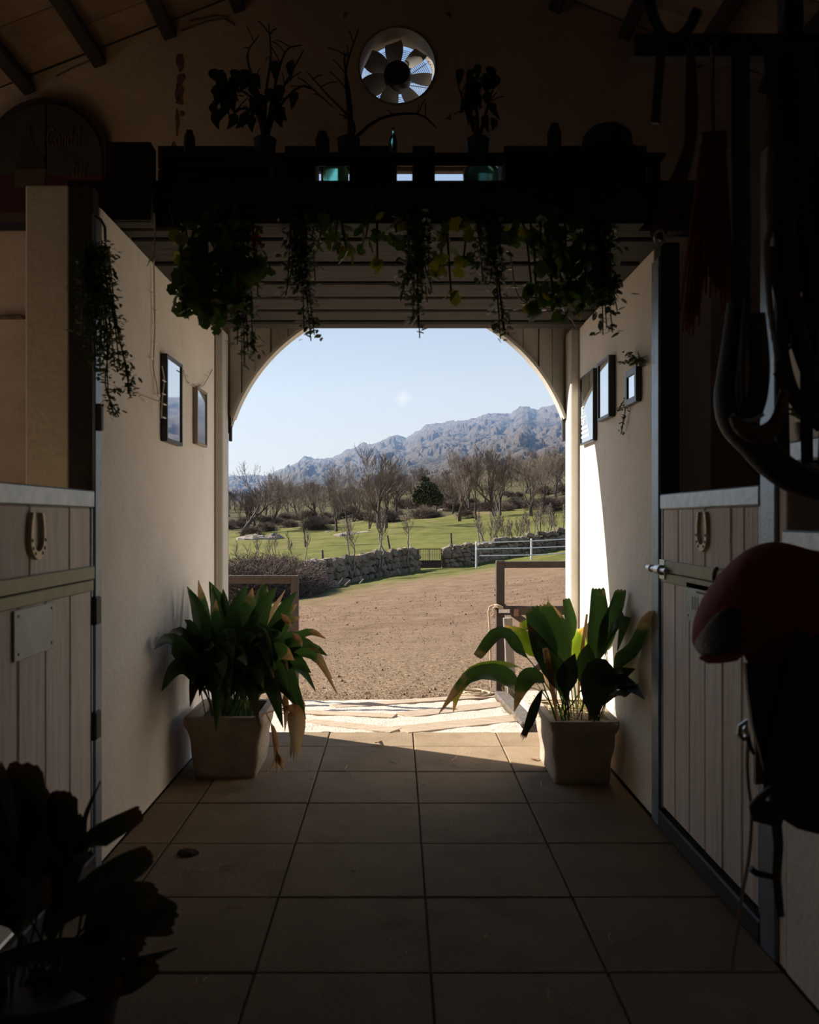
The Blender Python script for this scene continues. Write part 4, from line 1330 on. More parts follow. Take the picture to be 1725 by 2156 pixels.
for i, (px, pb2, pt, v, D, lab) in enumerate(sap):
    b = P(px, pb2, D); b.z = max(zt(b.x, D) - .05, b.z) if D < 45 else zt(b.x, D)
    plant_tree('sapling', SVR[v], b, P(px, pt, D).z - b.z, i * 2.1, lab, 'sapling', 'saplings along the stone wall', 1.0)
for i in range(30):
    px = 1010 + 6.4 * i + r4.uniform(-3, 3); D = r4.uniform(42.5, 50) + (px - 1000) / 60
    b = ground(px, D)
    plant_tree('sapling', SVR[i % 3], b, r4.uniform(1.6, 2.6), i * 1.3, 'thin bare sapling in the row behind the white rail fence', 'sapling', 'saplings behind the white rail fence', 1.0)

# brambles at left
bl = [(500, 27.5, 1.15), (528, 28, 1.3), (556, 27.5, 1.1), (582, 28.5, 1.2), (606, 28, 1.05), (630, 28.2, .95), (515, 25, .95), (548, 25, 1.0), (578, 25.5, .9), (604, 26, .9), (628, 27, .8), (646, 28.5, .7)]
for i, (px, D, h) in enumerate(bl):
    plant_tree('bramble_bush', BV[i % 2], ground(px, D), h * 1.45, i * .9, 'tangled brown bramble bush at the left end of the stone wall', 'bush', 'brambles at the end of the stone wall', 1.1)
# fallen branches at the foot of the wall
m = MB(); D = 29.3
for seg in [[(668, 1243), (690, 1237), (712, 1231), (722, 1217)], [(690, 1236), (716, 1235)], [(726, 1233), (738, 1221)], [(757, 1229), (766, 1219)]]:
    m = MB(); m.tube([P(x, y, D) for x, y in seg], [.03, .025, .018, .012][:len(seg)], 5)
    T(m.build('fallen_branch', m_birch), 'fallen pale branch lying at the foot of the stone wall', 'branch', 'fallen branches by the stone wall')

# evergreen oak
D = D_for(905, 1086); b = ground(905, D); k = D / F
ev = thing('evergreen_oak', 'dark green evergreen oak among the bare trees', 'tree', b)
m = MB(); m.tube([(b.x, D, b.z - .3), (b.x - .1, D, b.z + 1.2), (b.x - .5, D, b.z + 2.4)], [.28, .22, .16], 7); m.build('trunk', m_bark, ev)
m = MB(); r5 = random.Random(9)
EB = [(-8, 66, 15), (-20, 52, 15), (4, 58, 15), (-14, 40, 16), (10, 44, 14), (-26, 34, 12), (16, 30, 12), (-2, 30, 14), (-10, 78, 8), (-30, 44, 8), (20, 40, 9)]
for i in range(4200):
    u = Vector((r5.gauss(0, 1), r5.gauss(0, 1), r5.gauss(0, 1))).normalized() * r5.random() ** .4
    bx0, bz0, br = EB[r5.randrange(len(EB))]
    c = Vector((b.x + (bx0 + u.x * br) * k, D + u.y * br * k, b.z + (bz0 + u.z * br * .8) * k))
    nn = Vector((r5.gauss(0, 1), r5.gauss(0, 1), r5.gauss(0, 1))).normalized(); t_ = nn.orthogonal().normalized(); s_ = nn.cross(t_)
    w = r5.uniform(.09, .2)
    m.add([c + t_ * w, c + s_ * w * .7, c - t_ * w, c - s_ * w * .7], [(0, 1, 2, 3)])
m.build('foliage', m_evergreen, ev, recalc=False)['kind'] = 'stuff'

# tufts of grass by the kerb
m = MB(); r6 = random.Random(2)
for i in range(260):
    t = r6.random()
    y = 5.75 + 1.6 * t; x = .80 + r6.gauss(0, .012) if r6.random() < .6 else .95 + abs(r6.gauss(0, .05))
    if y > 6.9: x = r6.uniform(.82, 1.15)
    z = rz(y) if x < .85 else -.1
    h_ = r6.uniform(.02, .06); a = r6.random() * 6.28; w = .002
    m.add([(x - w, y, z), (x + w, y, z), (x + math.cos(a) * h_ * .6, y + math.sin(a) * h_ * .6, z + h_)], [(0, 1, 2)])
T(m.build('grass_tufts', m_evergreen if False else m_drystraw, recalc=False), 'dry grass tufts growing along the sleeper edge', 'grass', kind='stuff')
def font_mesh(ob):
    me = bpy.data.meshes.new_from_object(ob)
    o2 = bpy.data.objects.new('lettering', me); COL.objects.link(o2)
    bpy.data.objects.remove(ob); o2.name = 'lettering'
    return o2


# ------------------------------------------------------------------ plants in the passage
def bez(pts, n):
    """Catmull-Rom through the control points, n samples"""
    p = [Vector(q) for q in pts]
    p = [p[0] * 2 - p[1]] + p + [p[-1] * 2 - p[-2]]
    out = []
    m = len(p) - 3
    for i in range(n):
        t = i / (n - 1) * m; k = min(int(t), m - 1); t -= k
        a, b, c, d = p[k:k + 4]
        out.append(.5 * ((2 * b) + (c - a) * t + (2 * a - 5 * b + 4 * c - d) * t * t + (3 * b - a - 3 * c + d) * t ** 3))
    return out


def blade(pts, w, face=(0, -1, .25), pet=.3, tip='point', n=16, fold=.22, r=None, twist=0.0):
    r = r or rng
    mb = MB(); c = bez(pts, n); fv = Vector(face).normalized()
    rows_, m = [], 0
    for i in range(n):
        v = i / (n - 1)
        t = (c[min(i + 1, n - 1)] - c[max(i - 1, 0)]).normalized()
        f_ = (Matrix.Rotation(twist * v, 3, t) @ fv)
        s = t.cross(f_)
        s = s.normalized() if s.length > 1e-4 else t.orthogonal().normalized()
        nn = s.cross(t)
        if v < pet: ww = .006
        else:
            q = (v - pet) / (1 - pet)
            ww = w * (math.sin(math.pi * min(1, q ** .62)) ** .85 if tip == 'point' else math.sin(math.pi * min(.80, q ** .62 * .80 if tip == 'torn' else q)) ** .8)
            ww = max(ww, .004)
        cup = fold * ww
        for k, u in enumerate((-1, -.5, 0, .5, 1)):
            wob = .05 * ww * math.sin(v * 17 + u * 3 + w * 90)
            mb.uv[len(mb.v)] = ((u + 1) / 2, v)
            mb.v.append(tuple(c[i] + s * ww * u * .5 + nn * (cup * (abs(u) ** 1.5) + wob)))
        if i:
            for k in range(4):
                a = (i - 1) * 5 + k
                mb.f.append((a, a + 1, a + 6, a + 5)); mb.mi.append(0)
    if tip in ('torn', 'fray'):
        base = (n - 1) * 5
        t = (c[-1] - c[-2]).normalized()
        L = w * (.13 if tip == 'torn' else .8)
        for k in range(4):
            a, b = base + k, base + k + 1
            mid = (Vector(mb.v[a]) + Vector(mb.v[b])) / 2 + t * L * r.uniform(.3, 1)
            mb.uv[len(mb.v)] = (.5, 1.0); mb.v.append(tuple(mid)); mb.f.append((a, b, len(mb.v) - 1)); mb.mi.append(0)
    return mb


def leaf(root, pts, w, mat, **kw):
    mb = blade(pts, w, **kw)
    ob = mb.build('leaf', mat, root, smooth='all', recalc=False)
    return ob


def planter(name, label, x0, x1, y0, y1, zt_, taper, grp=None):
    root = thing(name, label, 'planter', ((x0 + x1) / 2, (y0 + y1) / 2, 0), grp)
    cx, cy = (x0 + x1) / 2, (y0 + y1) / 2; hx, hy = (x1 - x0) / 2, (y1 - y0) / 2
    def loop(k, z, rad=.022, inset=0.0):
        out = []
        ax, ay = hx * k - inset, hy * k - inset
        for sx, sy, a0 in ((1, 1, 0), (-1, 1, 90), (-1, -1, 180), (1, -1, 270)):
            for j in range(4):
                a = math.radians(a0 + 30 * j)
                out.append((cx + sx * (ax - rad) + rad * math.cos(a), cy + sy * (ay - rad) + rad * math.sin(a), z))
        return out
    m = MB()
    rows_ = [loop(taper * .96, .0), loop(taper, .012)] + [loop(taper + (.93 - taper) * t ** 1.3, .012 + (zt_ - .08) * t) for t in np.linspace(.1, 1, 8)] + \
            [loop(.98, zt_ - .05), loop(1.0, zt_ - .035), loop(1.0, zt_ - .008), loop(.985, zt_), loop(.985, zt_, inset=.035), loop(.95, zt_ - .06, inset=.035)]
    rows_ = [[(x + .004 * math.sin(z * 40 + x * 30), y + .004 * math.sin(z * 33 + y * 41), z) for x, y, z in rw] for rw in rows_]
    m.grid(rows_, closed=True); m.f.append(tuple(range(16))[::-1]); m.mi.append(0)
    m.build('trough', m_stonepot, root, smooth=True)
    s = MB(); s.add(loop(.95, zt_ - .045, inset=.034), [tuple(range(16))]); s.build('soil', m_soil, root)
    return root


# left planter and its aspidistra
planter('stone_planter', 'square cast stone planter on the left holding the dense aspidistra', -1.065, -.665, 4.33, 4.80, .315, .80, 'planters flanking the doorway')
A1 = thing('aspidistra', 'dense dark green aspidistra with browned tips in the left planter', 'plant', (-.86, 4.56, .28), 'aspidistras flanking the doorway')
r7 = random.Random(17)


def auto_leaf(root, base, tip, w, mat, droop=.12, d_tip=None, **kw):
    """base, tip: points; the blade arches up between them"""
    mid = base.lerp(tip, .5) + Vector((0, 0, droop)); q = base.lerp(tip, .78) + Vector((0, 0, droop * .8))
    return leaf(root, [base, base.lerp(mid, .5) + Vector((0, 0, droop * .25)), mid, q, tip], w, mat, **kw)


def soilpt(x0, x1, y0, y1, z, r):
    return Vector((r.uniform(x0, x1), r.uniform(y0, y1), z))


left_tips = [(394, 1235, 4.35, .10, 0, .0), (418, 1221, 4.6, .085, 1, .0), (445, 1231, 4.5, .09, 0, .0), (470, 1240, 4.7, .09, 0, 0), (532, 1237, 4.5, .11, 1, .0), (583, 1236, 4.4, .12, 0, .02), (626, 1244, 4.35, .10, 0, .02),
             (601, 1242, 4.6, .05, 3, .0), (626, 1271, 4.5, .09, 1, .03), (632, 1300, 4.4, .10, 1, .05), (686, 1345, 4.4, .07, 1, .10), (672, 1364, 4.3, .10, 0, .08), (690, 1381, 4.5, .10, 0, .08), (655, 1417, 4.25, .11, 0, .08),
             (711, 1462, 4.3, .06, 1, .22), (665, 1457, 4.3, .08, 0, .12), (700, 1430, 4.5, .04, 3, .2), (644, 1515, 4.15, .14, 0, .16), (596, 1532, 4.1, .12, 0, .20), (455, 1540, 4.15, .10, 0, .22), (517, 1494, 4.2, .08, 0, .18),
             (480, 1500, 4.18, .09, 0, .18), (340, 1455, 4.0, .11, 0, .12), (325, 1367, 3.95, .10, 0, .10), (348, 1356, 4.0, .09, 2, .12), (367, 1325, 4.2, .08, 0, .05), (388, 1305, 4.3, .08, 0, .05),
             (372, 1400, 4.1, .09, 0, .10), (405, 1440, 4.1, .10, 0, .12), (430, 1290, 4.3, .12, 0, 0), (500, 1270, 4.35, .13, 0, 0), (560, 1280, 4.3, .13, 0, 0), (480, 1330, 4.15, .13, 0, .04), (540, 1340, 4.12, .14, 0, .04), (600, 1340, 4.2, .13, 0, .05),
             (440, 1370, 4.1, .13, 0, .05), (520, 1400, 4.05, .12, 0, .10), (580, 1410, 4.08, .13, 0, .08), (620, 1390, 4.1, .13, 1, .08), (470, 1430, 4.05, .12, 0, .12), (555, 1450, 4.1, .12, 0, .14), (610, 1460, 4.1, .13, 0, .14), (640, 1340, 4.6, .10, 0, .05), (405, 1345, 4.3, .11, 0, .04), (415, 1268, 4.6, .10, 0, 0), (455, 1262, 4.2, .10, 1, 0)]
for px, py, D, w, k, dr in left_tips:
    tip = LP(px, py, D)
    bx_ = max(-1.0, min(-.74, -.87 + (px - 500) / 500 * .18))
    base = Vector((bx_ + r7.uniform(-.05, .05), 4.55 + r7.uniform(-.13, .13) - (4.5 - D) * .2, .27))
    mat = (m_leaf, m_leaf_tip, m_leaf_dark, m_leaf_dry)[k]
    auto_leaf(A1, base, tip, w, mat, droop=.05 + dr, face=(r7.uniform(-.5, .5), -1, r7.uniform(.1, .8)), pet=r7.uniform(.22, .36), twist=r7.uniform(-.5, .5), r=r7)
for i in range(26):
    px, py = r7.uniform(385, 640), r7.uniform(1400, 1530)
    py = min(py, 1540 - abs(px - 500) * .25)
    tip = LP(px, py, r7.uniform(4.05, 4.3))
    base = Vector((-.87 + (px - 500) / 500 * .2, 4.45 + r7.uniform(-.08, .1), .27))
    auto_leaf(A1, base, tip, r7.uniform(.09, .13), m_leaf if i % 3 else m_leaf_dark, droop=r7.uniform(.14, .3), face=(r7.uniform(-.5, .5), -1, .3), pet=.25, twist=r7.uniform(-.4, .4), r=r7)
for i in range(16):
    tip = Vector((-.87 + r7.uniform(-.2, .24), 4.75 + r7.uniform(-.1, .25), r7.uniform(.6, .98)))
    auto_leaf(A1, Vector((-.86 + r7.uniform(-.12, .12), 4.62 + r7.uniform(-.1, .12), .27)), tip, r7.uniform(.09, .13), m_leaf, droop=.06, face=(r7.uniform(-.6, .6), -1, .4), r=r7)
# dry hanging remains
leaf(A1, [Vector((-.78, 4.42, .28)), LP(606, 1490, 4.15), LP(624, 1520, 4.1), LP(622, 1582, 4.1)], .085, m_leaf_dry, pet=.3, tip='fray', face=(.2, -1, .1), r=r7)
leaf(A1, [LP(598, 1460, 4.2), LP(603, 1490, 4.15), LP(600, 1540, 4.12)], .03, m_leaf_dry, pet=.1, r=r7)
for q in ([(560, 1500), (577, 1540), (582, 1592), (566, 1628)], [(581, 1575), (586, 1600), (584, 1632)], [(583, 1580), (592, 1605), (598, 1622)]):
    leaf(A1, [LP(x, y, 4.3) for x, y in q], .028, m_leaf_dry, pet=.2, r=r7)
for px, py in ((642, 1495), (612, 1322), (636, 1362)):
    leaf(A1, [LP(px - 20, py - 30, 4.25), LP(px - 6, py - 14, 4.2), LP(px, py, 4.2)], .03, m_leaf_dry, pet=.1, r=r7)

# right planter and its aspidistra
planter('stone_planter', 'square cast stone planter on the right with its left side in the sun', .745, 1.085, 4.22, 4.80, .318, .80, 'planters flanking the doorway')
A2 = thing('aspidistra', 'loose aspidistra with yellow and torn leaves in the right planter', 'plant', (.91, 4.5, .28), 'aspidistras flanking the doorway')
RL = [  # control points (column, row, distance), width, material, options
    ([(1180, 1478, 4.4), (1142, 1458, 4.35), (1088, 1443, 4.25), (1040, 1420, 4.2), (985, 1432, 4.15), (925, 1502, 4.1)], .105, m_leaf_tip, dict(pet=.35, face=(-.3, -.8, .7))),
    ([(1185, 1472, 4.45), (1110, 1416, 4.4), (1060, 1404, 4.35), (1000, 1420, 4.3), (968, 1455, 4.25), (955, 1500, 4.22)], .085, m_leaf_lit, dict(pet=.3, face=(-.3, -.6, .9))),
    ([(1165, 1470, 4.3), (1135, 1420, 4.2), (1095, 1370, 4.15), (1052, 1335, 4.1), (1008, 1384, 4.05)], .075, m_leaf, dict(pet=.45, face=(-.3, -.8, .7), tip='torn')),
    ([(1190, 1470, 4.5), (1140, 1400, 4.5), (1105, 1345, 4.5), (1063, 1317, 4.5)], .085, m_leaf_lit, dict(pet=.4, face=(-.5, -.7, .6))),
    ([(1195, 1470, 4.55), (1150, 1385, 4.55), (1112, 1325, 4.55), (1098, 1332, 4.5)], .10, m_leaf_lit, dict(pet=.4, face=(-.2, -.8, .5))),
    ([(1200, 1475, 4.4), (1165, 1400, 4.35), (1140, 1340, 4.3), (1120, 1283, 4.3)], .115, m_leaf, dict(pet=.35, tip='torn')),
    ([(1205, 1475, 4.45), (1188, 1400, 4.4), (1165, 1330, 4.4), (1143, 1276, 4.4)], .125, m_leaf, dict(pet=.32, tip='torn')),
    ([(1210, 1475, 4.5), (1196, 1390, 4.5), (1180, 1320, 4.5), (1166, 1276, 4.5)], .08, m_leaf_tip, dict(pet=.35)),
    ([(1200, 1475, 4.6), (1175, 1330, 4.6), (1160, 1285, 4.6), (1153, 1252, 4.6)], .022, m_leaf_dry, dict(pet=.3)),
    ([(1215, 1475, 4.55), (1202, 1370, 4.55), (1200, 1310, 4.55), (1191, 1262, 4.55)], .065, m_leaf, dict(pet=.4, tip='torn')),
    ([(1215, 1478, 4.4), (1222, 1400, 4.35), (1230, 1340, 4.3), (1236, 1293, 4.3)], .018, m_leaf_dry, dict(pet=.1, tip='torn')),
    ([(1195, 1478, 4.3), (1170, 1420, 4.2), (1140, 1370, 4.15), (1110, 1312, 4.12)], .10, m_leaf_dark, dict(pet=.35)),
    ([(1245, 1475, 4.4), (1252, 1400, 4.35), (1256, 1320, 4.3), (1258, 1240, 4.3)], .11, m_leaf, dict(pet=.34, tip='torn', face=(.2, -1, .1))),
    ([(1250, 1475, 4.42), (1262, 1390, 4.38), (1280, 1310, 4.32), (1304, 1242, 4.3)], .10, m_leaf, dict(pet=.36, tip='torn', face=(.3, -1, .1))),
    ([(1255, 1475, 4.35), (1272, 1390, 4.3), (1288, 1320, 4.2), (1310, 1298, 4.1), (1300, 1372, 4.05)], .10, m_leaf, dict(pet=.36, face=(.5, -.8, .4))),
    ([(1262, 1478, 4.35), (1300, 1400, 4.1), (1330, 1350, 3.95), (1362, 1289, 3.8)], .115, m_leaf_tip, dict(pet=.3, tip='torn', face=(.2, -1, .3))),
    ([(1255, 1485, 4.3), (1290, 1445, 4.1), (1325, 1445, 3.95), (1358, 1472, 3.82)], .075, m_leaf_dark, dict(pet=.25)),
    ([(1255, 1480, 4.3), (1280, 1440, 4.15), (1310, 1420, 4.05), (1338, 1408, 3.95)], .085, m_leaf_dark, dict(pet=.25)),
    ([(1258, 1482, 4.25), (1270, 1440, 4.1), (1255, 1430, 3.98), (1248, 1470, 3.92), (1252, 1520, 3.9)], .17, m_leaf_dark, dict(pet=.22, face=(.1, -1, .2))),
    ([(1195, 1482, 4.3), (1150, 1440, 4.2), (1118, 1428, 4.15), (1100, 1450, 4.1), (1083, 1498, 4.05)], .095, m_leaf_tip, dict(pet=.3, face=(-.3, -.9, .4))),
    ([(1185, 1480, 4.2), (1148, 1455, 4.05), (1130, 1480, 4.0), (1115, 1520, 3.95), (1103, 1548, 3.93)], .045, m_leaf_dark, dict(pet=.3, tip='fray')),
    ([(1195, 1488, 4.25), (1192, 1440, 4.15), (1200, 1405, 4.1), (1211, 1376, 4.08)], .10, m_leaf_dark, dict(pet=.25)),
    ([(1205, 1488, 4.25), (1175, 1430, 4.15), (1150, 1390, 4.1), (1132, 1350, 4.08)], .115, m_leaf, dict(pet=.25)),
    ([(1240, 1486, 4.3), (1240, 1430, 4.25), (1236, 1390, 4.2), (1238, 1355, 4.2)], .12, m_leaf, dict(pet=.25)),
    ([(1230, 1480, 4.6), (1240, 1400, 4.65), (1250, 1350, 4.7), (1275, 1330, 4.7)], .10, m_leaf_lit, dict(pet=.3)),
    ([(1225, 1480, 4.6), (1215, 1400, 4.65), (1210, 1350, 4.7), (1230, 1320, 4.7)], .10, m_leaf_lit, dict(pet=.3)),
    ([(1255, 1480, 4.6), (1285, 1420, 4.55), (1310, 1380, 4.4), (1322, 1350, 4.2)], .09, m_leaf_lit, dict(pet=.3)),
    ([(1175, 1480, 4.7), (1150, 1420, 4.8), (1185, 1380, 4.85), (1205, 1340, 4.85)], .09, m_leaf_dry, dict(pet=.3)),
    ([(1240, 1490, 4.35), (1270, 1470, 4.2), (1310, 1455, 4.0), (1345, 1440, 3.9)], .07, m_leaf_dark, dict(pet=.2)),
    ([(1160, 1395, 4.02), (1150, 1375, 4.0), (1147, 1395, 3.98)], .03, m_leaf_dry, dict(pet=.1)),
    ([(1245, 1480, 4.5), (1250, 1390, 4.5), (1244, 1330, 4.5), (1246, 1300, 4.5)], .06, m_leaf_dry, dict(pet=.4)),
]
for pts, w, mat, kw in RL:
    kw = dict(kw); kw.setdefault('face', (rng.uniform(-.25, .25), -1, .25))
    P3 = [LP(*q) for q in pts]
    P3[0] = Vector((min(1.02, max(.80, P3[0].x)), min(4.7, max(4.3, P3[0].y)), .27))
    leaf(A2, P3, w, mat, r=r7, **kw)
for i in range(22):
    b_ = Vector((r7.uniform(.82, 1.02), r7.uniform(4.3, 4.7), .27))
    t_ = b_ + Vector((r7.gauss(0, .05), r7.gauss(-.02, .04), r7.uniform(.15, .3)))
    m = MB(); m.tube([b_, b_.lerp(t_, .5) + Vector((.006, 0, 0)), t_], .0035, 4); m.build('stalk', m_stem, A2)
m = MB()
for i in range(240):
    a = Vector((r7.uniform(.77, 1.06), r7.uniform(4.28, 4.76), .285 + r7.random() * .03)); d_ = Vector((r7.gauss(0, .04), r7.gauss(0, .04), r7.gauss(0, .012)))
    m.add([a - d_, a + d_, a + d_ + Vector((.003, .003, .002)), a - d_ + Vector((.003, .003, .002))], [(0, 1, 2, 3)])
ml = m.build('leaf_litter', m_drystraw, A2, recalc=False); ml['kind'] = 'stuff'

# near plant in the dark corner at lower left
pot = thing('plant_pot', 'dark round pot of the black silhouetted plant at lower left', 'pot', (-.80, 1.98, 0))
m = MB(); m.lathe([(.12, 0), (.13, .02), (.165, .22), (.185, .235), (.185, .265), (.17, .27), (.16, .24)], (-.80, 1.98, 0), 24); m.build('body', m_darkpot, pot, smooth=True)
m = MB(); m.lathe([(.001, .235), (.165, .236)], (-.80, 1.98, 0), 24, caps=False); m.build('soil', m_soil, pot)
A3 = thing('aspidistra', 'black silhouetted aspidistra with torn leaf ends in the dark corner', 'plant', (-.80, 1.98, .24))
NL = [([(60, 2020), (55, 1850), (60, 1700), (70, 1612)], .19, 'torn'), ([(80, 2020), (110, 1850), (130, 1740), (142, 1668)], .13, 'torn'), ([(90, 2020), (150, 1850), (180, 1720), (212, 1644)], .02, 'point'),
      ([(90, 2030), (150, 1850), (205, 1770), (298, 1712)], .085, 'torn'), ([(95, 2030), (180, 1900), (250, 1840), (318, 1798)], .10, 'torn'), ([(100, 2040), (200, 1960), (290, 1920), (368, 1935)], .15, 'torn'),
      ([(100, 2050), (220, 2040), (310, 2020), (374, 1996)], .035, 'point'), ([(95, 2045), (180, 1990), (250, 1975), (300, 1992)], .12, 'torn'), ([(50, 2020), (20, 1850), (0, 1720), (-20, 1610)], .18, 'torn'),
      ([(40, 2020), (-10, 1880), (-60, 1760), (-110, 1690)], .15, 'torn'), ([(70, 2020), (90, 1860), (60, 1760), (30, 1690)], .17, 'torn'), ([(80, 2020), (120, 1900), (150, 1800), (165, 1715)], .13, 'torn'),
      ([(60, 2030), (30, 1930), (0, 1860), (-30, 1800)], .16, 'torn'), ([(85, 2040), (130, 2010), (190, 2040), (250, 2090)], .14, 'torn'), ([(70, 2040), (90, 2050), (120, 2110), (150, 2190)], .15, 'torn'),
      ([(60, 2040), (20, 2040), (-20, 2090), (-40, 2180)], .15, 'torn'), ([(95, 2035), (200, 1930), (270, 1895), (330, 1880)], .11, 'torn'), ([(90, 2020), (120, 1880), (100, 1780), (95, 1665)], .15, 'torn'),
      ([(100, 2045), (190, 2070), (270, 2060), (330, 2030)], .09, 'torn'), ([(80, 2030), (110, 1960), (170, 1890), (215, 1860)], .10, 'torn'), ([(60, 2025), (40, 1960), (60, 1900), (110, 1870)], .14, 'torn')]
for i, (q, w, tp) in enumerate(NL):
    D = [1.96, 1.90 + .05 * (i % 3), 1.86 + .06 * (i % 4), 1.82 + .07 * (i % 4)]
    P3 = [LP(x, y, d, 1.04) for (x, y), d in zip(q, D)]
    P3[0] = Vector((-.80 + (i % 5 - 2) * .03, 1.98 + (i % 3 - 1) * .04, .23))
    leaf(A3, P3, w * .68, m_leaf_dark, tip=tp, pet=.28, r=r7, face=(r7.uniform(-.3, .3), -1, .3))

# ------------------------------------------------------------------ hanging greenery on the loft beam
tr = thing('planter_trough', 'dark planter trough fixed along the loft beam', 'planter', (.05, 3.5, 2.55))
m = MB(); m.box(-.86, .98, 3.43, 3.555, 2.47, 2.50, .004); m.box(-.86, .98, 3.42, 3.44, 2.48, 2.60, .004); m.build('trough', m_beam, tr)


def trailing(name, label, stems, lsize, mat, r, group=None, dens=70, spread=.035, jit=.02):
    """stems: list of pixel polylines at a distance; leaflets in opposite pairs along them"""
    p0 = Vector(stems[0][0])
    root = thing(name, label, 'plant', p0, group)
    ms, ml_ = MB(), MB()
    for st in stems:
        c = bez(st, max(8, int(sum((Vector(a) - Vector(b)).length for a, b in zip(st[:-1], st[1:])) * 30)))
        ms.tube(c, .0025, 4)
        L = sum((a - b).length for a, b in zip(c[:-1], c[1:]))
        for i in range(int(L * dens)):
            t = r.random() * (len(c) - 1.001); k = int(t); p = c[k].lerp(c[k + 1], t - k)
            a = r.random() * 6.28; d_ = Vector((math.cos(a), math.sin(a), r.uniform(-.9, .5))).normalized()
            p = p + Vector((r.gauss(0, jit), r.gauss(0, jit), 0))
            s = lsize * r.uniform(.6, 1.25)
            sd = d_.cross(Vector((r.gauss(0, .4), r.gauss(0, .4), 1))).normalized()
            nn = d_.cross(sd)
            v0 = len(ml_.v)
            for q, (u, w_) in enumerate(((0, 0), (.35, -.26), (.75, -.2), (1.05, 0), (.75, .2), (.35, .26))):
                ml_.uv[v0 + q] = (.5 + w_, u * .8)
                ml_.v.append(tuple(p + d_ * s * u + sd * s * w_ + nn * s * .12 * u * u))
            ml_.f += [(v0, v0 + 1, v0 + 2, v0 + 3), (v0, v0 + 3, v0 + 4, v0 + 5)]; ml_.mi += [0, 0]
    ms.build('stems', m_stem, root)
    f_ = ml_.build('foliage', mat, root, recalc=False); f_['kind'] = 'stuff'
    return root


def S_(D, *pts): return [LP(x, y, D, 1.10) for x, y in pts]
r8 = random.Random(23)
# left wall hanger
st = []
for i in range(30):
    x0 = 205 + r8.uniform(-40, 12)
    x1 = x0 + r8.uniform(-5, 42); y1 = r8.uniform(620, 800)
    st.append(S_(3.12 + r8.uniform(-.06, .06), (x0 + 8, 505 + r8.uniform(0, 25)), (x0 + (x1 - x0) * .2, 580), (x0 + (x1 - x0) * .7, (580 + y1) / 2), (x1, y1)))
st.append(S_(3.14, (225, 520), (238, 650), (262, 760), (275, 838))); st.append(S_(3.14, (230, 530), (245, 680), (268, 780), (270, 830))); st.append(S_(3.14, (222, 560), (232, 700), (222, 810), (250, 878)))
st.append(S_(3.14, (226, 700), (226, 800), (232, 850), (240, 870)))
tpl = trailing('hanging_plant', 'small-leaved plant trailing down the post at the left wall end', st, .024, m_trail, r8, 'trailing plants', dens=190, jit=.016)
m = MB(); m.tube([P(200, 455, 3.2), P(212, 462, 3.16), P(221, 478, 3.14), P(222, 505, 3.13)], .005, 6); m.build('wire_hook', m_darksteel, tpl)

for lab, x0, x1, y0, y1, nst, tails in [
    ('dark willowy plant hanging over the left corner of the arch', 470, 545, 420, 690, 15, [(515, 766), (522, 740), (500, 725), (535, 745)]),
    ('dark trailing plant left of the middle of the arch', 592, 668, 430, 640, 14, [(655, 718), (640, 690), (662, 705)]),
    ('dark trailing plant hanging at the middle of the arch', 842, 912, 430, 640, 14, [(884, 712), (880, 690), (870, 675)]),
    ('dark trailing plant right of the middle of the arch', 1000, 1066, 440, 600, 12, [(1054, 714), (1060, 690), (1050, 660), (1064, 705)]),
    ('small-leaved plant trailing at the right end of the beam', 1225, 1305, 470, 640, 12, [(1290, 700), (1278, 690), (1300, 655), (1250, 665), (1270, 705)])]:
    st = []
    for i in range(nst):
        a = r8.uniform(x0, x1); b_ = r8.uniform(x0, x1); D = 3.46 + r8.uniform(-.06, .05)
        st.append(S_(D, (a, y0), (a * .7 + b_ * .3, y0 + (y1 - y0) * .4), (b_, r8.uniform(y0 + (y1 - y0) * .55, y1))))
    for tx, ty in tails:
        st.append(S_(3.46, ((x0 + x1) / 2 + r8.uniform(-20, 20), y0), ((x0 + x1) / 2 * .5 + tx * .5, (y0 + ty) / 2), (tx, ty)))
    trailing('hanging_plant', lab, st, .036, m_trail, r8, 'trailing plants', dens=130, jit=.016)


def round_leaf(seed, mat):
    r_ = random.Random(seed); m = MB(); n = 21
    m.uv[0] = (.5, .3); m.v.append((0, 0, 0))
    for k in range(n):
        a = 2 * math.pi * k / n
        rr = 1 + .10 * math.cos(a * 7) + r_.uniform(-.05, .05)
        if k == 0: rr = .45
        m.uv[len(m.v)] = (.5 + .5 * math.cos(a), .4); m.v.append((rr * math.cos(a), rr * math.sin(a), .18 * rr * rr + r_.uniform(-.05, .05)))
    m.f = [(0, 1 + k, 1 + (k + 1) % n) for k in range(n)]; m.mi = [0] * n
    return m.mesh('leaf', mat, smooth='all', recalc=False)
GL = [round_leaf(s, m_ger) for s in range(3)] + [round_leaf(7, m_gery)]


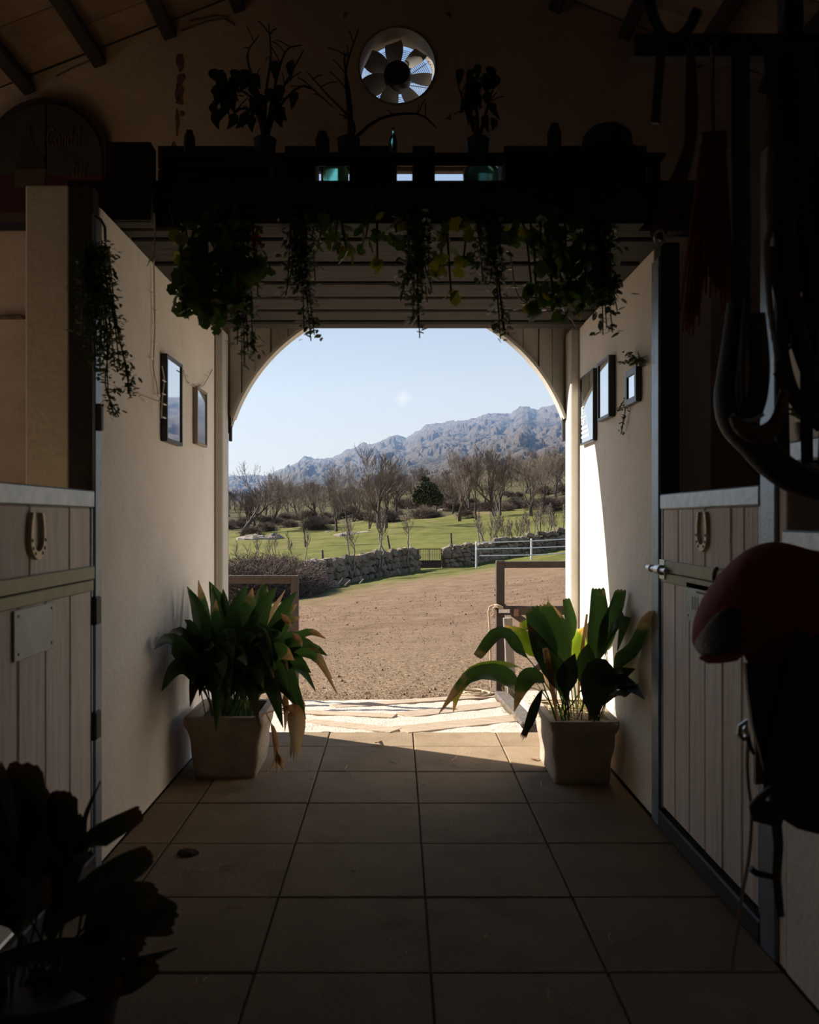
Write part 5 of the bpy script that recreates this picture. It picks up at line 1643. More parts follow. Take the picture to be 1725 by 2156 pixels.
def geranium(label, cl, r, flowers=()):
    x, y, D = cl[0][:3]
    root = thing('hanging_geranium', label, 'plant', LP(x, y - 40, D), 'geraniums on the loft beam')
    top = [LP(q[0], min(q[1], 430), 3.48) for q in cl]
    m = MB()
    for i, (x, y, D, rad, nl, yel) in enumerate(cl):
        e_ = LP(x, y, D); s_ = Vector((e_.x + r.uniform(-.05, .05), 3.49, 2.56))
        m.tube([s_, s_.lerp(e_, .5) + Vector((0, -.05, .02)), e_], [.006, .005, .004], 5)
        for j in range(int(nl * 1.5)):
            p = LP(x + r.gauss(0, rad), y + r.gauss(0, rad), D + r.uniform(-.1, .06))
            s = r.uniform(.020, .034)
            place(GL[3] if r.random() < yel else GL[r.randrange(3)], 'leaf', p, root, (math.radians(90) + r.gauss(0, .6), r.gauss(0, .5), r.random() * 6.28), (s, s, s))
    m.build('stems', m_stem, root)['kind'] = 'stuff'
    for (x, y) in flowers:
        fm = MB()
        for j in range(14):
            p = LP(x + r.gauss(0, 7), y + r.gauss(0, 7), 3.40); s = .012
            nn = Vector((r.gauss(0, 1), -1, r.gauss(0, 1))).normalized(); a_ = nn.orthogonal().normalized(); b_ = nn.cross(a_)
            fm.add([p, p + a_ * s + b_ * s * .5, p + nn * s * .3 + a_ * s * .2 + b_ * s * 1.2, p - a_ * s * .6 + b_ * s * .6], [(0, 1, 2, 3)])
        fm.build('flower_head', m_flower, root, recalc=False)
    return root
geranium('geranium with round leaves hanging at the left end of the beam', [(395, 615, 3.35, 14, 14, .1), (420, 640, 3.35, 16, 16, .2), (445, 660, 3.35, 16, 16, .3), (386, 657, 3.33, 4, 3, 0), (430, 600, 3.4, 22, 18, 0), (470, 640, 3.4, 20, 16, 0), (540, 560, 3.42, 14, 10, .2),
                                                                      (400, 540, 3.42, 22, 14, .1), (450, 520, 3.42, 24, 16, 0), (375, 500, 3.42, 8, 4, 1), (490, 575, 3.42, 22, 14, 0), (440, 470, 3.44, 25, 14, 0), (500, 480, 3.44, 22, 12, 0), (415, 580, 3.4, 20, 14, 0)], r8, [(535, 500), (545, 515), (498, 605)])
geranium('geranium with bright leaves hanging at the right end of the beam', [(1120, 612, 3.38, 12, 7, .1), (1165, 628, 3.36, 10, 6, .1), (1195, 655, 3.36, 14, 8, .2), (1140, 560, 3.42, 22, 12, .1), (1190, 580, 3.42, 24, 14, 0), (1230, 610, 3.4, 20, 12, 0), (1170, 520, 3.43, 24, 14, 0),
                                                                      (1220, 540, 3.43, 24, 14, 0), (1130, 645, 3.38, 10, 5, .3), (1260, 600, 3.4, 18, 10, 0), (1150, 490, 3.44, 24, 10, .2), (1240, 490, 3.44, 24, 10, 0)], r8, [(1205, 478), (1190, 600)])
geranium('sparse yellow-green leaves trailing along the middle of the beam', [(705, 512, 3.42, 10, 4, .5), (730, 530, 3.42, 9, 4, .5), (790, 470, 3.42, 10, 4, .6), (795, 555, 3.42, 5, 3, 1), (770, 500, 3.44, 22, 8, .2), (835, 490, 3.44, 14, 5, .5), (672, 515, 3.42, 4, 2, .6),
                                                                      (965, 485, 3.42, 12, 4, 1), (930, 500, 3.42, 8, 3, .6), (975, 555, 3.42, 9, 4, .5), (925, 565, 3.42, 8, 3, 1), (950, 622, 3.42, 7, 3, 1), (935, 515, 3.43, 12, 4, .5), (1090, 495, 3.42, 14, 6, .3), (680, 480, 3.44, 25, 8, 0)], r8)

# ------------------------------------------------------------------ things on the loft and the shelf
def bottle(label, c, r_, h, mat, lying=False, grp=None):
    root = thing('bottle', label, 'bottle', c, grp)
    prof = [(r_ * .9, 0), (r_, .01), (r_, h * .84), (r_ * .62, h * .92), (r_ * .36, h * .95), (r_ * .36, h)] if h > .3 else [(r_ * .9, 0), (r_, .01), (r_, h * .55), (r_ * .75, h * .68), (r_ * .32, h * .78), (r_ * .30, h * .96), (r_ * .36, h * .965), (r_ * .36, h)]
    m = MB(); m.lathe(prof, c, 18)
    m.build('glass', mat, root, smooth=True)
    m = MB(); m.lathe([(r_ * .27, h * .97), (r_ * .27, h * 1.03)], c, 10); m.build('cork', m_batten, root)
    return root
shz = 2.8305
c = P(828, 290, 3.70); bottle('slim teal glass bottle on the shelf below the fan', (c.x, 3.675, shz), .018, .125, m_greenglass)
for px, w, h, lab in [(402, .024, .105, 'dark canister at the left end of the loft shelf'), (1165, .03, .13, 'dark tall jar near the right end of the loft shelf'), (680, .03, .10, 'dark jar among the dry stems on the loft shelf')]:
    c = P(px, 320, 3.70); o = thing('jar', lab, 'jar', (c.x, 3.675, shz), 'dark jars on the loft shelf')
    m = MB(); m.lathe([(w * .9, 0), (w, .008), (w, h * .8), (w * .85, h * .88), (w * .6, h)], (c.x, 3.675, shz), 16); m.build('body', m_darkpot, o, smooth=True)
    m = MB(); m.lathe([(w * .62, h), (w * .62, h * 1.08), (w * .2, h * 1.1)], (c.x, 3.675, shz), 12); m.build('lid', m_darkpot, o, smooth=True)


def dry_stems(label, base, tips, r, leaves, lw):
    o = thing('dried_branches', label, 'branches', base)
    m = MB()
    for tp in tips:
        p = [base] + [LP(x, y, D) for x, y, D in tp]
        c_ = bez(p, 10); m.tube(c_, [.008 - .0006 * k for k in range(10)], 4)
        for k in range(4):
            i = r.randrange(3, 9); q = c_[i] + Vector((r.gauss(0, .05), r.gauss(0, .03), r.uniform(.0, .07))); m.tube([c_[i], c_[i].lerp(q, .6) + Vector((0, 0, .006)), q], .003, 3)
    m.build('stems', m_beam, o)
    for (x, y, D) in leaves:
        mb = blade([LP(x, y - 26, D), LP(x + r.uniform(-8, 8), y - 12, D - .01), LP(x + r.uniform(-14, 14), y + r.uniform(2, 16), D - .02)], lw, pet=.05, n=8, r=r, face=(r.uniform(-.5, .5), -1, .2))
        mb.build('leaf', m_leaf_dark, o, smooth='all', recalc=False)
    pt = MB(); pt.lathe([(.035, 0), (.042, .008), (.048, .07), (.05, .075), (.044, .08)], (base.x, base.y, shz), 16); pt.build('vase', m_darkpot, o, smooth=True)
b1 = Vector((P(560, 320, 3.7).x, 3.675, shz + .06))
dry_stems('dark dried branches with drooping leaves on the left of the loft shelf', b1, [[(540, 220, 3.72), (500, 190, 3.7), (447, 215, 3.68)], [(545, 200, 3.72), (520, 120, 3.7), (545, 75, 3.7)], [(560, 200, 3.72), (570, 120, 3.72), (566, 50, 3.72)],
                                                                        [(580, 220, 3.72), (610, 160, 3.72), (640, 105, 3.72)], [(585, 230, 3.72), (640, 180, 3.72), (700, 225, 3.7)], [(540, 240, 3.72), (500, 230, 3.7), (485, 270, 3.68)], [(575, 200, 3.74), (600, 110, 3.74), (636, 95, 3.72)]],
          r8, [(460 + r8.uniform(-10, 70), 190 + r8.uniform(-20, 95), 3.68) for k in range(26)] + [(560 + r8.uniform(-50, 60), 180 + r8.uniform(-30, 90), 3.7) for k in range(18)], .045)
b2 = Vector((P(735, 320, 3.7).x, 3.675, shz + .06))
dry_stems('thin bare twigs standing left of the fan on the loft shelf', b2, [[(735, 240, 3.7), (728, 150, 3.7), (755, 62, 3.7)], [(740, 230, 3.7), (725, 130, 3.7), (733, 110, 3.7)], [(745, 260, 3.7), (690, 200, 3.7), (645, 150, 3.7)], [(800, 250, 3.7), (880, 240, 3.7), (920, 270, 3.7)]], r8, [], .03)
b3 = Vector((P(1005, 320, 3.7).x, 3.675, shz + .06))
dry_stems('dark bushy cutting on the right of the loft shelf', b3, [[(1005, 240, 3.7), (1000, 200, 3.7), (1008, 152, 3.7)], [(990, 250, 3.7), (975, 210, 3.7), (965, 180, 3.7)], [(1020, 250, 3.7), (1030, 215, 3.7), (1038, 190, 3.7)]],
          r8, [(1003 + r8.uniform(-36, 36), 185 + r8.uniform(-25, 90), 3.7) for k in range(26)], .035)
m = MB(); rr_ = []
hc = P(1300, 315, 3.68)
ho = thing('straw_hat', 'dark round hat resting on the right end of the loft shelf', 'hat', (P(1290, 320, 3.7).x - .02, 3.675, shz))
cx_ = P(1290, 320, 3.7).x - .03
m.lathe([(.140, 0), (.142, .006), (.11, .012), (.105, .05), (.10, .09), (.07, .12), (.001, .13)], (cx_, 3.675, shz), 24); m.build('hat_body', m_beam, ho, smooth=True)
m = MB(); m.lathe([(.108, .014), (.107, .04)], (cx_, 3.675, shz), 24, caps=False); m.build('hat_band', m_black, ho)
# items in the gap under the shelf
def crate(label, x0, x1, y0, y1, z0, z1):
    o = thing('wooden_crate', label, 'crate', ((x0 + x1) / 2, (y0 + y1) / 2, z0), 'dark crates on the loft')
    nb = max(1, int((z1 - z0) / .09)); hh = (z1 - z0) / nb
    for k in range(nb):
        m = MB(); m.box(x0, x1, y0, y0 + .012, z0 + k * hh + .003, z0 + (k + 1) * hh - .003, .002); m.build('slat', m_beam, o)
    m = MB(); m.box(x0 + .004, x1 - .004, y0 + .013, y1, z0, z1, .003); m.build('box', m_beam, o)
kx = lambda px, D: (px - VX) * D / F
crate('dark crate standing on top of the left wall beside the loft', kx(228, 3.5), kx(324, 3.5), 3.46, 3.58 - .03, 2.49, P(0, 306, 3.5).z)
dz = SZ + .0705
crate('long low crate under the left half of the loft shelf', kx(345, 4.0), kx(574, 4.0), 3.9, 4.2, dz, 2.98)
crate('small crate on the loft between two green bottles', kx(606, 4.0), kx(668, 4.0), 3.9, 4.15, dz, 2.98)
crate('crate on the loft below the slim teal bottle', kx(738, 4.0), kx(836, 4.0), 3.9, 4.2, dz, 2.98)
crate('narrow crate on the loft left of the bright gap', kx(868, 4.0), kx(914, 4.0), 3.9, 4.2, dz, 2.98)
crate('wide crate under the right end of the loft shelf', kx(1056, 4.0), 1.12, 3.9, 4.2, dz, 2.98)
for px, r_, h, lab in [(705, .064, .38, 'fat teal bottle glowing under the loft shelf'), (590, .03, .36, 'thin green bottle at the edge of the low crate'), (1012, .082, .38, 'fat green bottle right of the bright gap')]:
    c = Vector((kx(px, 4.05), 4.05, dz)); bottle(lab, c, r_, h + .06, m_greenglass, grp='green bottles on the loft')
m = MB(); c = Vector((kx(853, 3.95), 3.95, dz))
# arched sign board high on the gable wall at left
sg = thing('arched_sign', 'arch-topped painted tavern sign high on the gable wall', 'sign', (-2.13, YG - .05, 3.08))
cxs, R_ = (107 - VX) * YG / F, 132 * YG / F
zs, zb, zt2 = H - (347 - VY) * YG / F, H - (490 - VY) * YG / F, 0
def sy(d): return lambda u, v, w: (u, YG - .03 - d - w, v)
outer = [(cxs - R_, zb), (cxs + R_, zb)] + [(cxs + R_ * math.cos(a), zs + R_ * math.sin(a)) for a in np.linspace(0, math.pi, 25)]
m = MB(); m.prism(outer, sy(0), .03); m.build('backing', m_darksteel, sg)
Ri = R_ - .045; zr = H - (378 - VY) * YG / F; zy = H - (455 - VY) * YG / F; zk = H - (474 - VY) * YG / F
for s, nm in ((-1, 'left'), (1, 'right')):
    pts = [(cxs + s * .006, zr), (cxs + s * Ri, zr)] + [(cxs + s * Ri * math.cos(a), zs + Ri * math.sin(a)) for a in np.linspace(0, math.pi / 2, 13)][0:-1] + [(cxs + s * .006, zs + Ri)]
    m = MB(); m.prism(pts, sy(.031), .012); m.build('leaf_panel', m_signgreen, sg)
m = MB(); m.prism([(cxs - Ri, zy), (cxs + Ri, zy), (cxs + Ri, zr - .002), (cxs - Ri, zr - .002)], sy(.031), .012); m.build('red_panel', m_signred, sg)
m = MB(); m.prism([(cxs - Ri, zk), (cxs + Ri, zk), (cxs + Ri, zy - .002), (cxs - Ri, zy - .002)], sy(.031), .012); m.build('gold_stripe', m_signtan, sg)
kz = YG / F
def px2(x, y): return ((x - VX) * kz, H - (y - VY) * kz)
bt = [px2(x, y) for x, y in ((44, 362), (104, 362), (102, 342), (96, 334), (82, 318), (76, 300), (76, 278), (66, 278), (66, 300), (62, 318), (52, 334), (46, 342))]
m = MB(); m.prism(bt, sy(.044), .004); m.build('painted_bottle', m_darksteel, sg)
m = MB(); m.prism([px2(x, y) for x, y in ((42, 404), (104, 404), (108, 366), (42, 366))], sy(.044), .004); m.build('painted_barrel', m_signtan, sg)
for txt, x, y, sz in (('Condal', 107, 322, .115), ('tur', 160, 386, .125)):
    cu = bpy.data.curves.new('lettering', 'FONT'); cu.body = txt; cu.size = sz; cu.extrude = .002; cu.shear = .12
    cu.materials.append(m_signgold)
    ob = bpy.data.objects.new('lettering', cu); COL.objects.link(ob)
    ob = font_mesh(ob)
    u, v = px2(x, y); ob.parent = sg; ob.location = Vector((u, YG - .078, v)) - Vector(OFF[sg.name]); ob.rotation_euler = (math.radians(90), 0, 0); ob.scale = (.62, 1.5, 1)

# ------------------------------------------------------------------ pictures on the passage walls
def picture(name, label, side, y0, y1, z0, z1, dep, fmat, gmat, fw, cat='picture', tilt=None):
    X = XL if side < 0 else XR; s = -side
    root = thing(name, label, cat, (X + s * .002, (y0 + y1) / 2, z0), 'pictures on the passage walls')
    def bx(a, b, ya, yb, za, zb_, mat, nm, bev=.002):
        m = MB(); m.box(min(X + s * a, X + s * b), max(X + s * a, X + s * b), ya, yb, za, zb_, bev); return m.build(nm, mat, root)
    bx(.002, dep, y0, y0 + fw, z0, z1, fmat, 'frame_side'); bx(.002, dep, y1 - fw, y1, z0, z1, fmat, 'frame_side')
    bx(.002, dep, y0 + fw, y1 - fw, z0, z0 + fw, fmat, 'frame_rail'); bx(.002, dep, y0 + fw, y1 - fw, z1 - fw, z1, fmat, 'frame_rail')
    bx(.002, dep - .006, y0 + fw, y1 - fw, z0 + fw, z1 - fw, gmat, 'glass', 0)
    return root
picture('picture_frame', 'large black framed picture reflecting the mountain on the left wall', -1, 4.12, 4.42, 1.674, 2.09, .032, m_frame_black, m_glass_refl, .018)
picture('picture_frame', 'small pale framed picture near the left jamb', -1, 4.77, 5.02, 1.718, 2.035, .027, m_frame_tan, m_glass_dim, .014)
pa = picture('picture_frame', 'large framed print with white lettering beside the right jamb', 1, 4.862, 5.215, 1.745, 2.15, .024, m_frame_black, m_glass_refl, .012)
picture('picture_frame', 'black framed picture in the middle of three on the right wall', 1, 4.451, 4.704, 1.83, 2.146, .036, m_frame_black, m_glass_refl, .018)
mc = picture('wall_mirror', 'small dark framed mirror with a sprig hung over it on the right wall', 1, 3.976, 4.167, 1.843, 2.005, .028, m_frame_black, m_glass_refl, .03, 'mirror')
m_whiteprint = M('white_print', (.85, .87, .88), rough=.6)
for k, (ya, yb, z, hgt) in enumerate([(5.06, 5.19, 1.905, .004), (5.02, 5.19, 1.838, .012), (5.0, 5.19, 1.812, .012), (4.98, 5.19, 1.785, .012)]):
    m = MB(); m.box(XR - .0195, XR - .0185, ya, yb, z, z + hgt); m.build('print_line', m_whiteprint, pa)
for txt, y, z, sz in (('JE', 5.195, 1.925, .07), ('En', 5.195, 1.865, .07)):
    cu = bpy.data.curves.new('lettering', 'FONT'); cu.body = txt; cu.size = sz; cu.extrude = .0005; cu.materials.append(m_whiteprint)
    ob = bpy.data.objects.new('lettering', cu); COL.objects.link(ob); ob = font_mesh(ob); ob.parent = pa
    ob.location = Vector((XR - .0195, y, z)) - Vector(OFF[pa.name]); ob.rotation_euler = (math.radians(90), 0, math.radians(-90)); ob.scale = (1.3, 1, 1)
W3 = lambda x, y: WP(x, y, XR - .02)
trailing('sprig', 'green sprig laid over the small mirror on the right wall', [[WP(x, y, XR - .03) for x, y in q] for q in ([(1352, 762), (1340, 755), (1330, 748), (1322, 742)], [(1350, 762), (1335, 760), (1318, 762), (1306, 762)], [(1350, 765), (1347, 752), (1343, 742)], [(1354, 765), (1352, 756), (1345, 752)], [(1345, 760), (1340, 762), (1332, 764)])], .026, m_trail, r8, dens=160, jit=.008)
trailing('sprig', 'thin sprig dangling below the small mirror on the right wall', [[WP(x, y, XR - .02) for x, y in q] for q in ([(1319, 835), (1317, 860), (1314, 885), (1308, 914)], [(1318, 840), (1313, 845), (1308, 855), (1303, 866)], [(1316, 875), (1312, 890), (1309, 905)])], .022, m_trail, r8, dens=110, jit=.006)

# string lights
def cord(label, runs, bulbs, r, side=0):
    o = thing('string_lights', label, 'string lights', runs[0][0], 'strings of mini lights')
    for run in runs:
        m = MB(); m.tube(bez(run, 24), .0032, 5); m.build('cord', m_wire, o, smooth=True)
    for p, d_ in bulbs:
        m = MB(); m.tube([p, p + d_ * .5, p + d_], [.0035, .005, .002], 5); m.build('bulb', m_bulb, o)
    return o
WLp = lambda x, y: WP(x, y, XL + .012)
WLf = lambda x, y: WP(x, y, XL + .042)
runs = [[WLp(324, 545), WLp(325, 620), WLp(326, 690), WLp(323, 770), WLp(330, 810), WLp(333, 835)], [WLp(268, 822), WLp(290, 828), WLp(315, 838), WLf(338, 846)],
        [WLf(341, 770), WLf(346, 800), WLf(342, 840), WLf(340, 880)], [WLf(386, 780), WLp(394, 800), WLp(405, 812), WLp(422, 815), WLp(432, 806), WLp(447, 778)]]
bl_ = []
for x, y, s in [(324, 620, -1), (326, 653, 1), (325, 680, 1), (324, 720, 1), (323, 757, -1), (331, 830, 1), (310, 846, -1), (342, 800, 1), (341, 828, 1), (343, 850, 1), (342, 878, 1), (390, 790, 1), (397, 806, 1), (425, 813, -1), (436, 793, -1)]:
    bl_.append((WLf(x, y) if 338 < x < 388 else WLp(x, y), Vector((.004, .05 * s, .0))))
cord('pale string lights draped over the pictures on the left wall', runs, bl_, r8)
cord('pale string lights hanging under the right end of the loft beam', [[LP(1073, 530, 3.42), LP(1078, 560, 3.42), LP(1084, 600, 3.42), LP(1096, 630, 3.42), LP(1130, 645, 3.40), LP(1190, 660, 3.40), LP(1216, 690, 3.45)]],
     [(LP(x, y, 3.42), Vector((-.03, -.005, .0))) for x, y in ((1074, 528), (1080, 566), (1090, 604), (1110, 640), (1150, 652))], r8)
cord('thin string lights cord on the loft front at left', [[LP(325, 450, 3.42), LP(326, 500, 3.42), LP(325, 545, 3.42)]], [(LP(325, 515, 3.42), Vector((.0, -.004, -.03)))], r8)

# ------------------------------------------------------------------ saddle on its rack
rk = thing('saddle_rack', 'steel bracket on the right wall carrying the saddle', 'rack', (1.1, 2.12, 1.0))
m = MB(); m.tube([(XR, 2.12, 1.06), (.74, 2.12, 1.06)], .028, 10); m.build('arm', m_darksteel, rk, smooth=True)
m = MB(); m.box(XR - .012, XR, 2.04, 2.20, .92, 1.14, .003); m.build('wall_plate', m_darksteel, rk)
m = MB(); m.beam((XR - .01, 2.12, .94), (.86, 2.12, 1.04), .03, .03); m.build('strut', m_darksteel, rk)
sd = thing('saddle', 'black saddle under a scalloped dark red suede cover on the right', 'saddle', (.9, 2.12, 1.1))
SX = [1455, 1462, 1475, 1492, 1520, 1550, 1566, 1582, 1606, 1640, 1680, 1725, 1735]
TOP = [1335, 1300, 1268, 1238, 1203, 1174, 1162, 1152, 1143, 1138, 1149, 1163, 1164]
BOT = [1345, 1368, 1384, 1392, 1393, 1386, 1372, 1396, 1415, 1420, 1402, 1350, 1345]
YC = 2.12


def saddle_rows(off=0.0, xa=0, xb=None, t0=0.0, t1=1.0, n=13, both=True):
    rows_ = []
    for X_, t_, b_ in zip(SX[xa:xb], TOP[xa:xb], BOT[xa:xb]):
        row = []
        wd = .17 * min(1, .05 + ((X_ - 1455) / 80) ** .5)
        zt_ = H - (t_ - VY) * (YC - .02) / F; zb_ = H - (b_ - VY) * (YC - wd) / F
        ts = [-(t0 + (t1 - t0) * k / (n - 1)) for k in range(n)][::-1] + [t0 + (t1 - t0) * k / (n - 1) for k in range(1, n)] if both else [-(t0 + (t1 - t0) * k / (n - 1)) for k in range(n)]
        for t in ts:
            a = abs(t); sg_ = -1 if t < 0 else 1
            y = YC + sg_ * (wd + off) * math.sin(min(1, a * 1.35) * math.pi / 2)
            z = zt_ + off * (1 - a) - (zt_ - zb_) * (a ** 1.9)
            dd = YC if a < .15 else y
            x = (X_ - VX) * y / F if a > .3 else (X_ - VX) * (YC - (YC - y)) / F
            fold = .006 * math.sin(X_ * .09) * a
            row.append(((X_ - VX) * y / F, y + sg_ * fold, z))
        rows_.append(row)
    return rows_
m = MB(); m.grid(saddle_rows()); ob = m.build('red_cover', m_suede, sd, smooth='all')
mo = ob.modifiers.new('thick', 'SOLIDIFY'); mo.thickness = .012; mo.offset = -1
mo = ob.modifiers.new('soft', 'SUBSURF'); mo.levels = 1; mo.render_levels = 2
m = MB(); rows_ = [saddle_rows(.007, 1 + i, 2 + i, t0_, .96, 9, False)[0] for i, t0_ in enumerate((.86, .72, .64, .62, .66, .80))]; m.grid(rows_); ob = m.build('leather_end_panel', m_black, sd, smooth='all'); mo = ob.modifiers.new('thick', 'SOLIDIFY'); mo.thickness = .006
mo = ob.modifiers.new('soft', 'SUBSURF'); mo.levels = 1; mo.render_levels = 2
rw = saddle_rows(.002, 0, None, 0, 1, 13, True)
m = MB(); m.tube([r_[0] for r_ in rw[2:]], .005, 6); m.build('edge_binding', m_suede, sd, smooth=True)
m = MB(); m.tube([r_[-1] for r_ in rw[2:]], .005, 6); m.build('edge_binding', m_suede, sd, smooth=True)
# seat tree under the cover, flaps, stirrup
m = MB(); m.grid([[(p[0] * .995 + .01, YC + (p[1] - YC) * .92, p[2] - .03) for p in r_] for r_ in saddle_rows(-.02, 3, None, 0, .7)]); ob = m.build('tree', m_black, sd, smooth='all')
FL = [(1567, 1395), (1572, 1450), (1582, 1520), (1600, 1590), (1613, 1640), (1622, 1690), (1640, 1720), (1680, 1745), (1725, 1758), (1800, 1750), (1830, 1600), (1830, 1340), (1730, 1340), (1650, 1400), (1610, 1400)]
for yy, nm in ((1.93, 'flap'), (2.29, 'flap')):
    m = MB(); poly = [((max(x, 1567 if yy < 2 else 1735) - VX) * 1.93 / F, H - (y - VY) * 1.93 / F) for x, y in FL]
    m.prism(poly, lambda u, v, w: (u, yy + w + .03 * math.sin(u * 14) * .3 + (.05 if yy < 2.1 else -.05) * max(0, v - 1.0), v), .014)
    m.build(nm, m_black, sd)
m = MB(); m.tube([P(x, y, 1.915) for x, y in ((1690, 1330), (1660, 1480), (1640, 1560), (1628, 1610), (1622, 1665))], [.02, .022, .022, .02, .016], 8, squash=(1, .3)); m.build('stirrup_leather', m_black, sd, smooth=True)
m = MB(); a, b, c_ = P(1622, 1660, 1.9), P(1586, 1700, 1.9), P(1600, 1722, 1.9)
m.tube([a, P(1600, 1683, 1.9), b, P(1590, 1714, 1.9), c_, P(1628, 1722, 1.9), P(1650, 1712, 1.9), P(1646, 1690, 1.9)], .010, 8, closed=True)
m.beam(P(1588, 1704, 1.9), P(1650, 1720, 1.9), .05, .012, (0, 1, 0)); m.build('stirrup', m_darksteel, sd, smooth=True)
m = MB(); m.tube([P(x, y, 1.91) for x, y in ((1632, 1700), (1640, 1780), (1636, 1850), (1645, 1930))], [.012, .011, .010, .008], 6, squash=(1, .4)); m.build('girth_strap', m_black, sd)
m = MB(); m.tube([P(x, y, 1.92) for x, y in ((1580, 1828), (1592, 1838), (1612, 1842), (1640, 1850))], [.008, .008, .007, .006], 6); m.build('girth_buckle', m_darksteel, sd)

# lead rope with its clip
lr = thing('lead_rope', 'thin pale lead rope hanging from a clip beside the saddle flap', 'rope', P(1560, 1535, 2.0))
m = MB(); m.tube(bez([P(x, y, 2.0) for x, y in ((1578, 1545), (1574, 1600), (1577, 1660), (1583, 1710), (1578, 1800), (1562, 1890), (1553, 1960), (1540, 2042))], 40), .0042, 6); m.build('cord', m_rope, lr, smooth=True)
m = MB(); m.tube([P(x, y, 1.99) for x, y in ((1572, 1518), (1558, 1530), (1556, 1545), (1566, 1556), (1574, 1548), (1570, 1534))], .006, 6, closed=True); m.build('snap_clip', m_chrome, lr, smooth=True)
m = MB(); m.tube([P(x, y, 1.99) for x, y in ((1574, 1552), (1582, 1575), (1588, 1588))], [.006, .005, .004], 6); m.build('clip_tail', m_black, lr)

# ------------------------------------------------------------------ tack hanging at upper right
tk = thing('tack_rail', 'dark wooden rail with hooks holding the tack at upper right', 'rail', (1.0, 2.2, 2.45))
m = MB(); m.beam((.62, 2.3, 2.545), (1.4, 2.3, 2.545), .05, .06); m.build('rail', m_beam, tk)
m = MB(); m.beam((1.04, 2.3, 2.55), (1.04, 2.3, roofz(1.04) - .1), .05, .05, (0, 1, 0)); m.build('hanger', m_beam, tk)
for px in (1450, 1500, 1560, 1620, 1690):
    q = P(px, 90, 2.27); m = MB(); m.tube([(q.x, 2.275, 2.53), (q.x, 2.245, 2.51), (q.x, 2.235, 2.53)], .005, 5); m.build('hook', m_darksteel, tk)


def strap(mb, pts, D, w, th=.004):
    c_ = bez([P(x, y, D) if len((x, y)) == 2 else None for x, y in pts], max(12, len(pts) * 5))
    mb.tube(c_, w, 6, squash=(1, .3))
r9 = random.Random(4)
# red tassel (fly fringe)
rt = thing('red_tassel', 'long dark red fringe tassel hanging among the tack', 'tassel', P(1500, 300, 2.28))
for k in range(44):
    t = k / 43; xt = 1478 + 48 * t; xb_ = 1436 + 108 * t; yb = 690 - 60 * abs(t - .15) + r9.uniform(-40, 20)
    if .35 < t < .75: yb -= 60
    m = MB(); m.tube([P(xt, 300, 2.28 + r9.uniform(-.012, .012)), P((xt * .5 + xb_ * .5) + r9.uniform(-3, 3), 470, 2.28 + r9.uniform(-.02, .02)), P(xb_ + r9.uniform(-4, 4), yb, 2.28 + r9.uniform(-.02, .02))], [.0035, .0042, .0028], 4)
    m.build('strand', m_redwool, rt)
m = MB(); m.beam(P(1476, 300, 2.28), P(1530, 296, 2.28), .02, .05); m.build('head_band', m_brownleather, rt)
m = MB(); m.tube([P(1502, 296, 2.28), P(1500, 180, 2.28), P(1500, 96, 2.25)], .006, 5); m.build('hanging_cord', m_brownleather, rt)
# brown rein looped at the left
o = thing('rein', 'looped brown leather rein at the left edge of the tack', 'rein', P(1440, 300, 2.27))
m = MB(); strap(m, [(1455, 95), (1452, 220), (1448, 310), (1410, 400), (1385, 470), (1378, 490), (1388, 506)], 2.25, .011); m.build('strap', m_brownleather, o, smooth=True)
m = MB(); strap(m, [(1455, 95), (1462, 240), (1450, 340), (1425, 420), (1402, 480), (1388, 506)], 2.24, .010); m.build('strap', m_brownleather, o, smooth=True)
m = MB(); q = P(1389, 500, 2.24); m.tube([(q.x + .013 * math.cos(a), q.y, q.z + .017 * math.sin(a)) for a in np.linspace(0, 6.28, 13)[:-1]], .004, 6, closed=True); m.build('bit_ring', m_chrome, o, smooth=True)
# horse collar
hc_ = thing('horse_collar', 'thick padded leather horse collar hanging open at upper right', 'horse collar', P(1600, 640, 2.05))
cl_ = [(1552, 640), (1545, 720), (1538, 790), (1535, 840), (1548, 890), (1590, 935), (1640, 985), (1700, 1015), (1790, 1025), (1860, 980), (1890, 900), (1885, 780), (1870, 660)]
m = MB(); m.tube(bez([P(x, y, 2.02) for x, y in cl_], 44), [.022 + .016 * math.sin(math.pi * k / 43) for k in range(44)], 12); m.build('padding', m_black, hc_, smooth=True)
m = MB(); m.tube(bez([P(x + 22, y - 10, 1.985) for x, y in cl_[:8]], 30), .010, 8); m.build('inner_roll', m_black, hc_, smooth=True)
m = MB(); m.tube(bez([P(x, y, 1.98) for x, y in ((1543, 876), (1560, 900), (1592, 916), (1620, 908), (1640, 880), (1652, 820))], 20), [.010 + .012 * math.sin(math.pi * k / 19) for k in range(20)], 10); m.build('leather_lining', m_brownleather, hc_, smooth=True)
m = MB(); m.tube(bez([P(x, y, 1.975) for x, y in ((1541, 872), (1560, 884), (1585, 884), (1608, 872))], 14), .005, 8); m.build('pale_piping', m_galv, hc_, smooth=True)
m = MB(); m.tube(bez([P(x, y, 1.97) for x, y in ((1570, 640), (1566, 720), (1563, 790), (1566, 850))], 14), .006, 8); m.build('highlight_strip', m_darksteel, hc_, smooth=True)  # thin strip added to stand for the upright highlight on the leather
m = MB(); strap(m, [(1560, 650), (1562, 480), (1560, 260), (1560, 95)], 2.06, .022); m.build('hanging_strap', m_black, hc_, smooth=True)
m = MB(); strap(m, [(1868, 660), (1800, 480), (1720, 260), (1690, 95)], 2.06, .022); m.build('hanging_strap', m_black, hc_, smooth=True)
m = MB(); strap(m, [(1590, 660), (1600, 760), (1596, 830), (1580, 880)], 2.0, .024); m.build('side_strap', m_black, hc_, smooth=True)
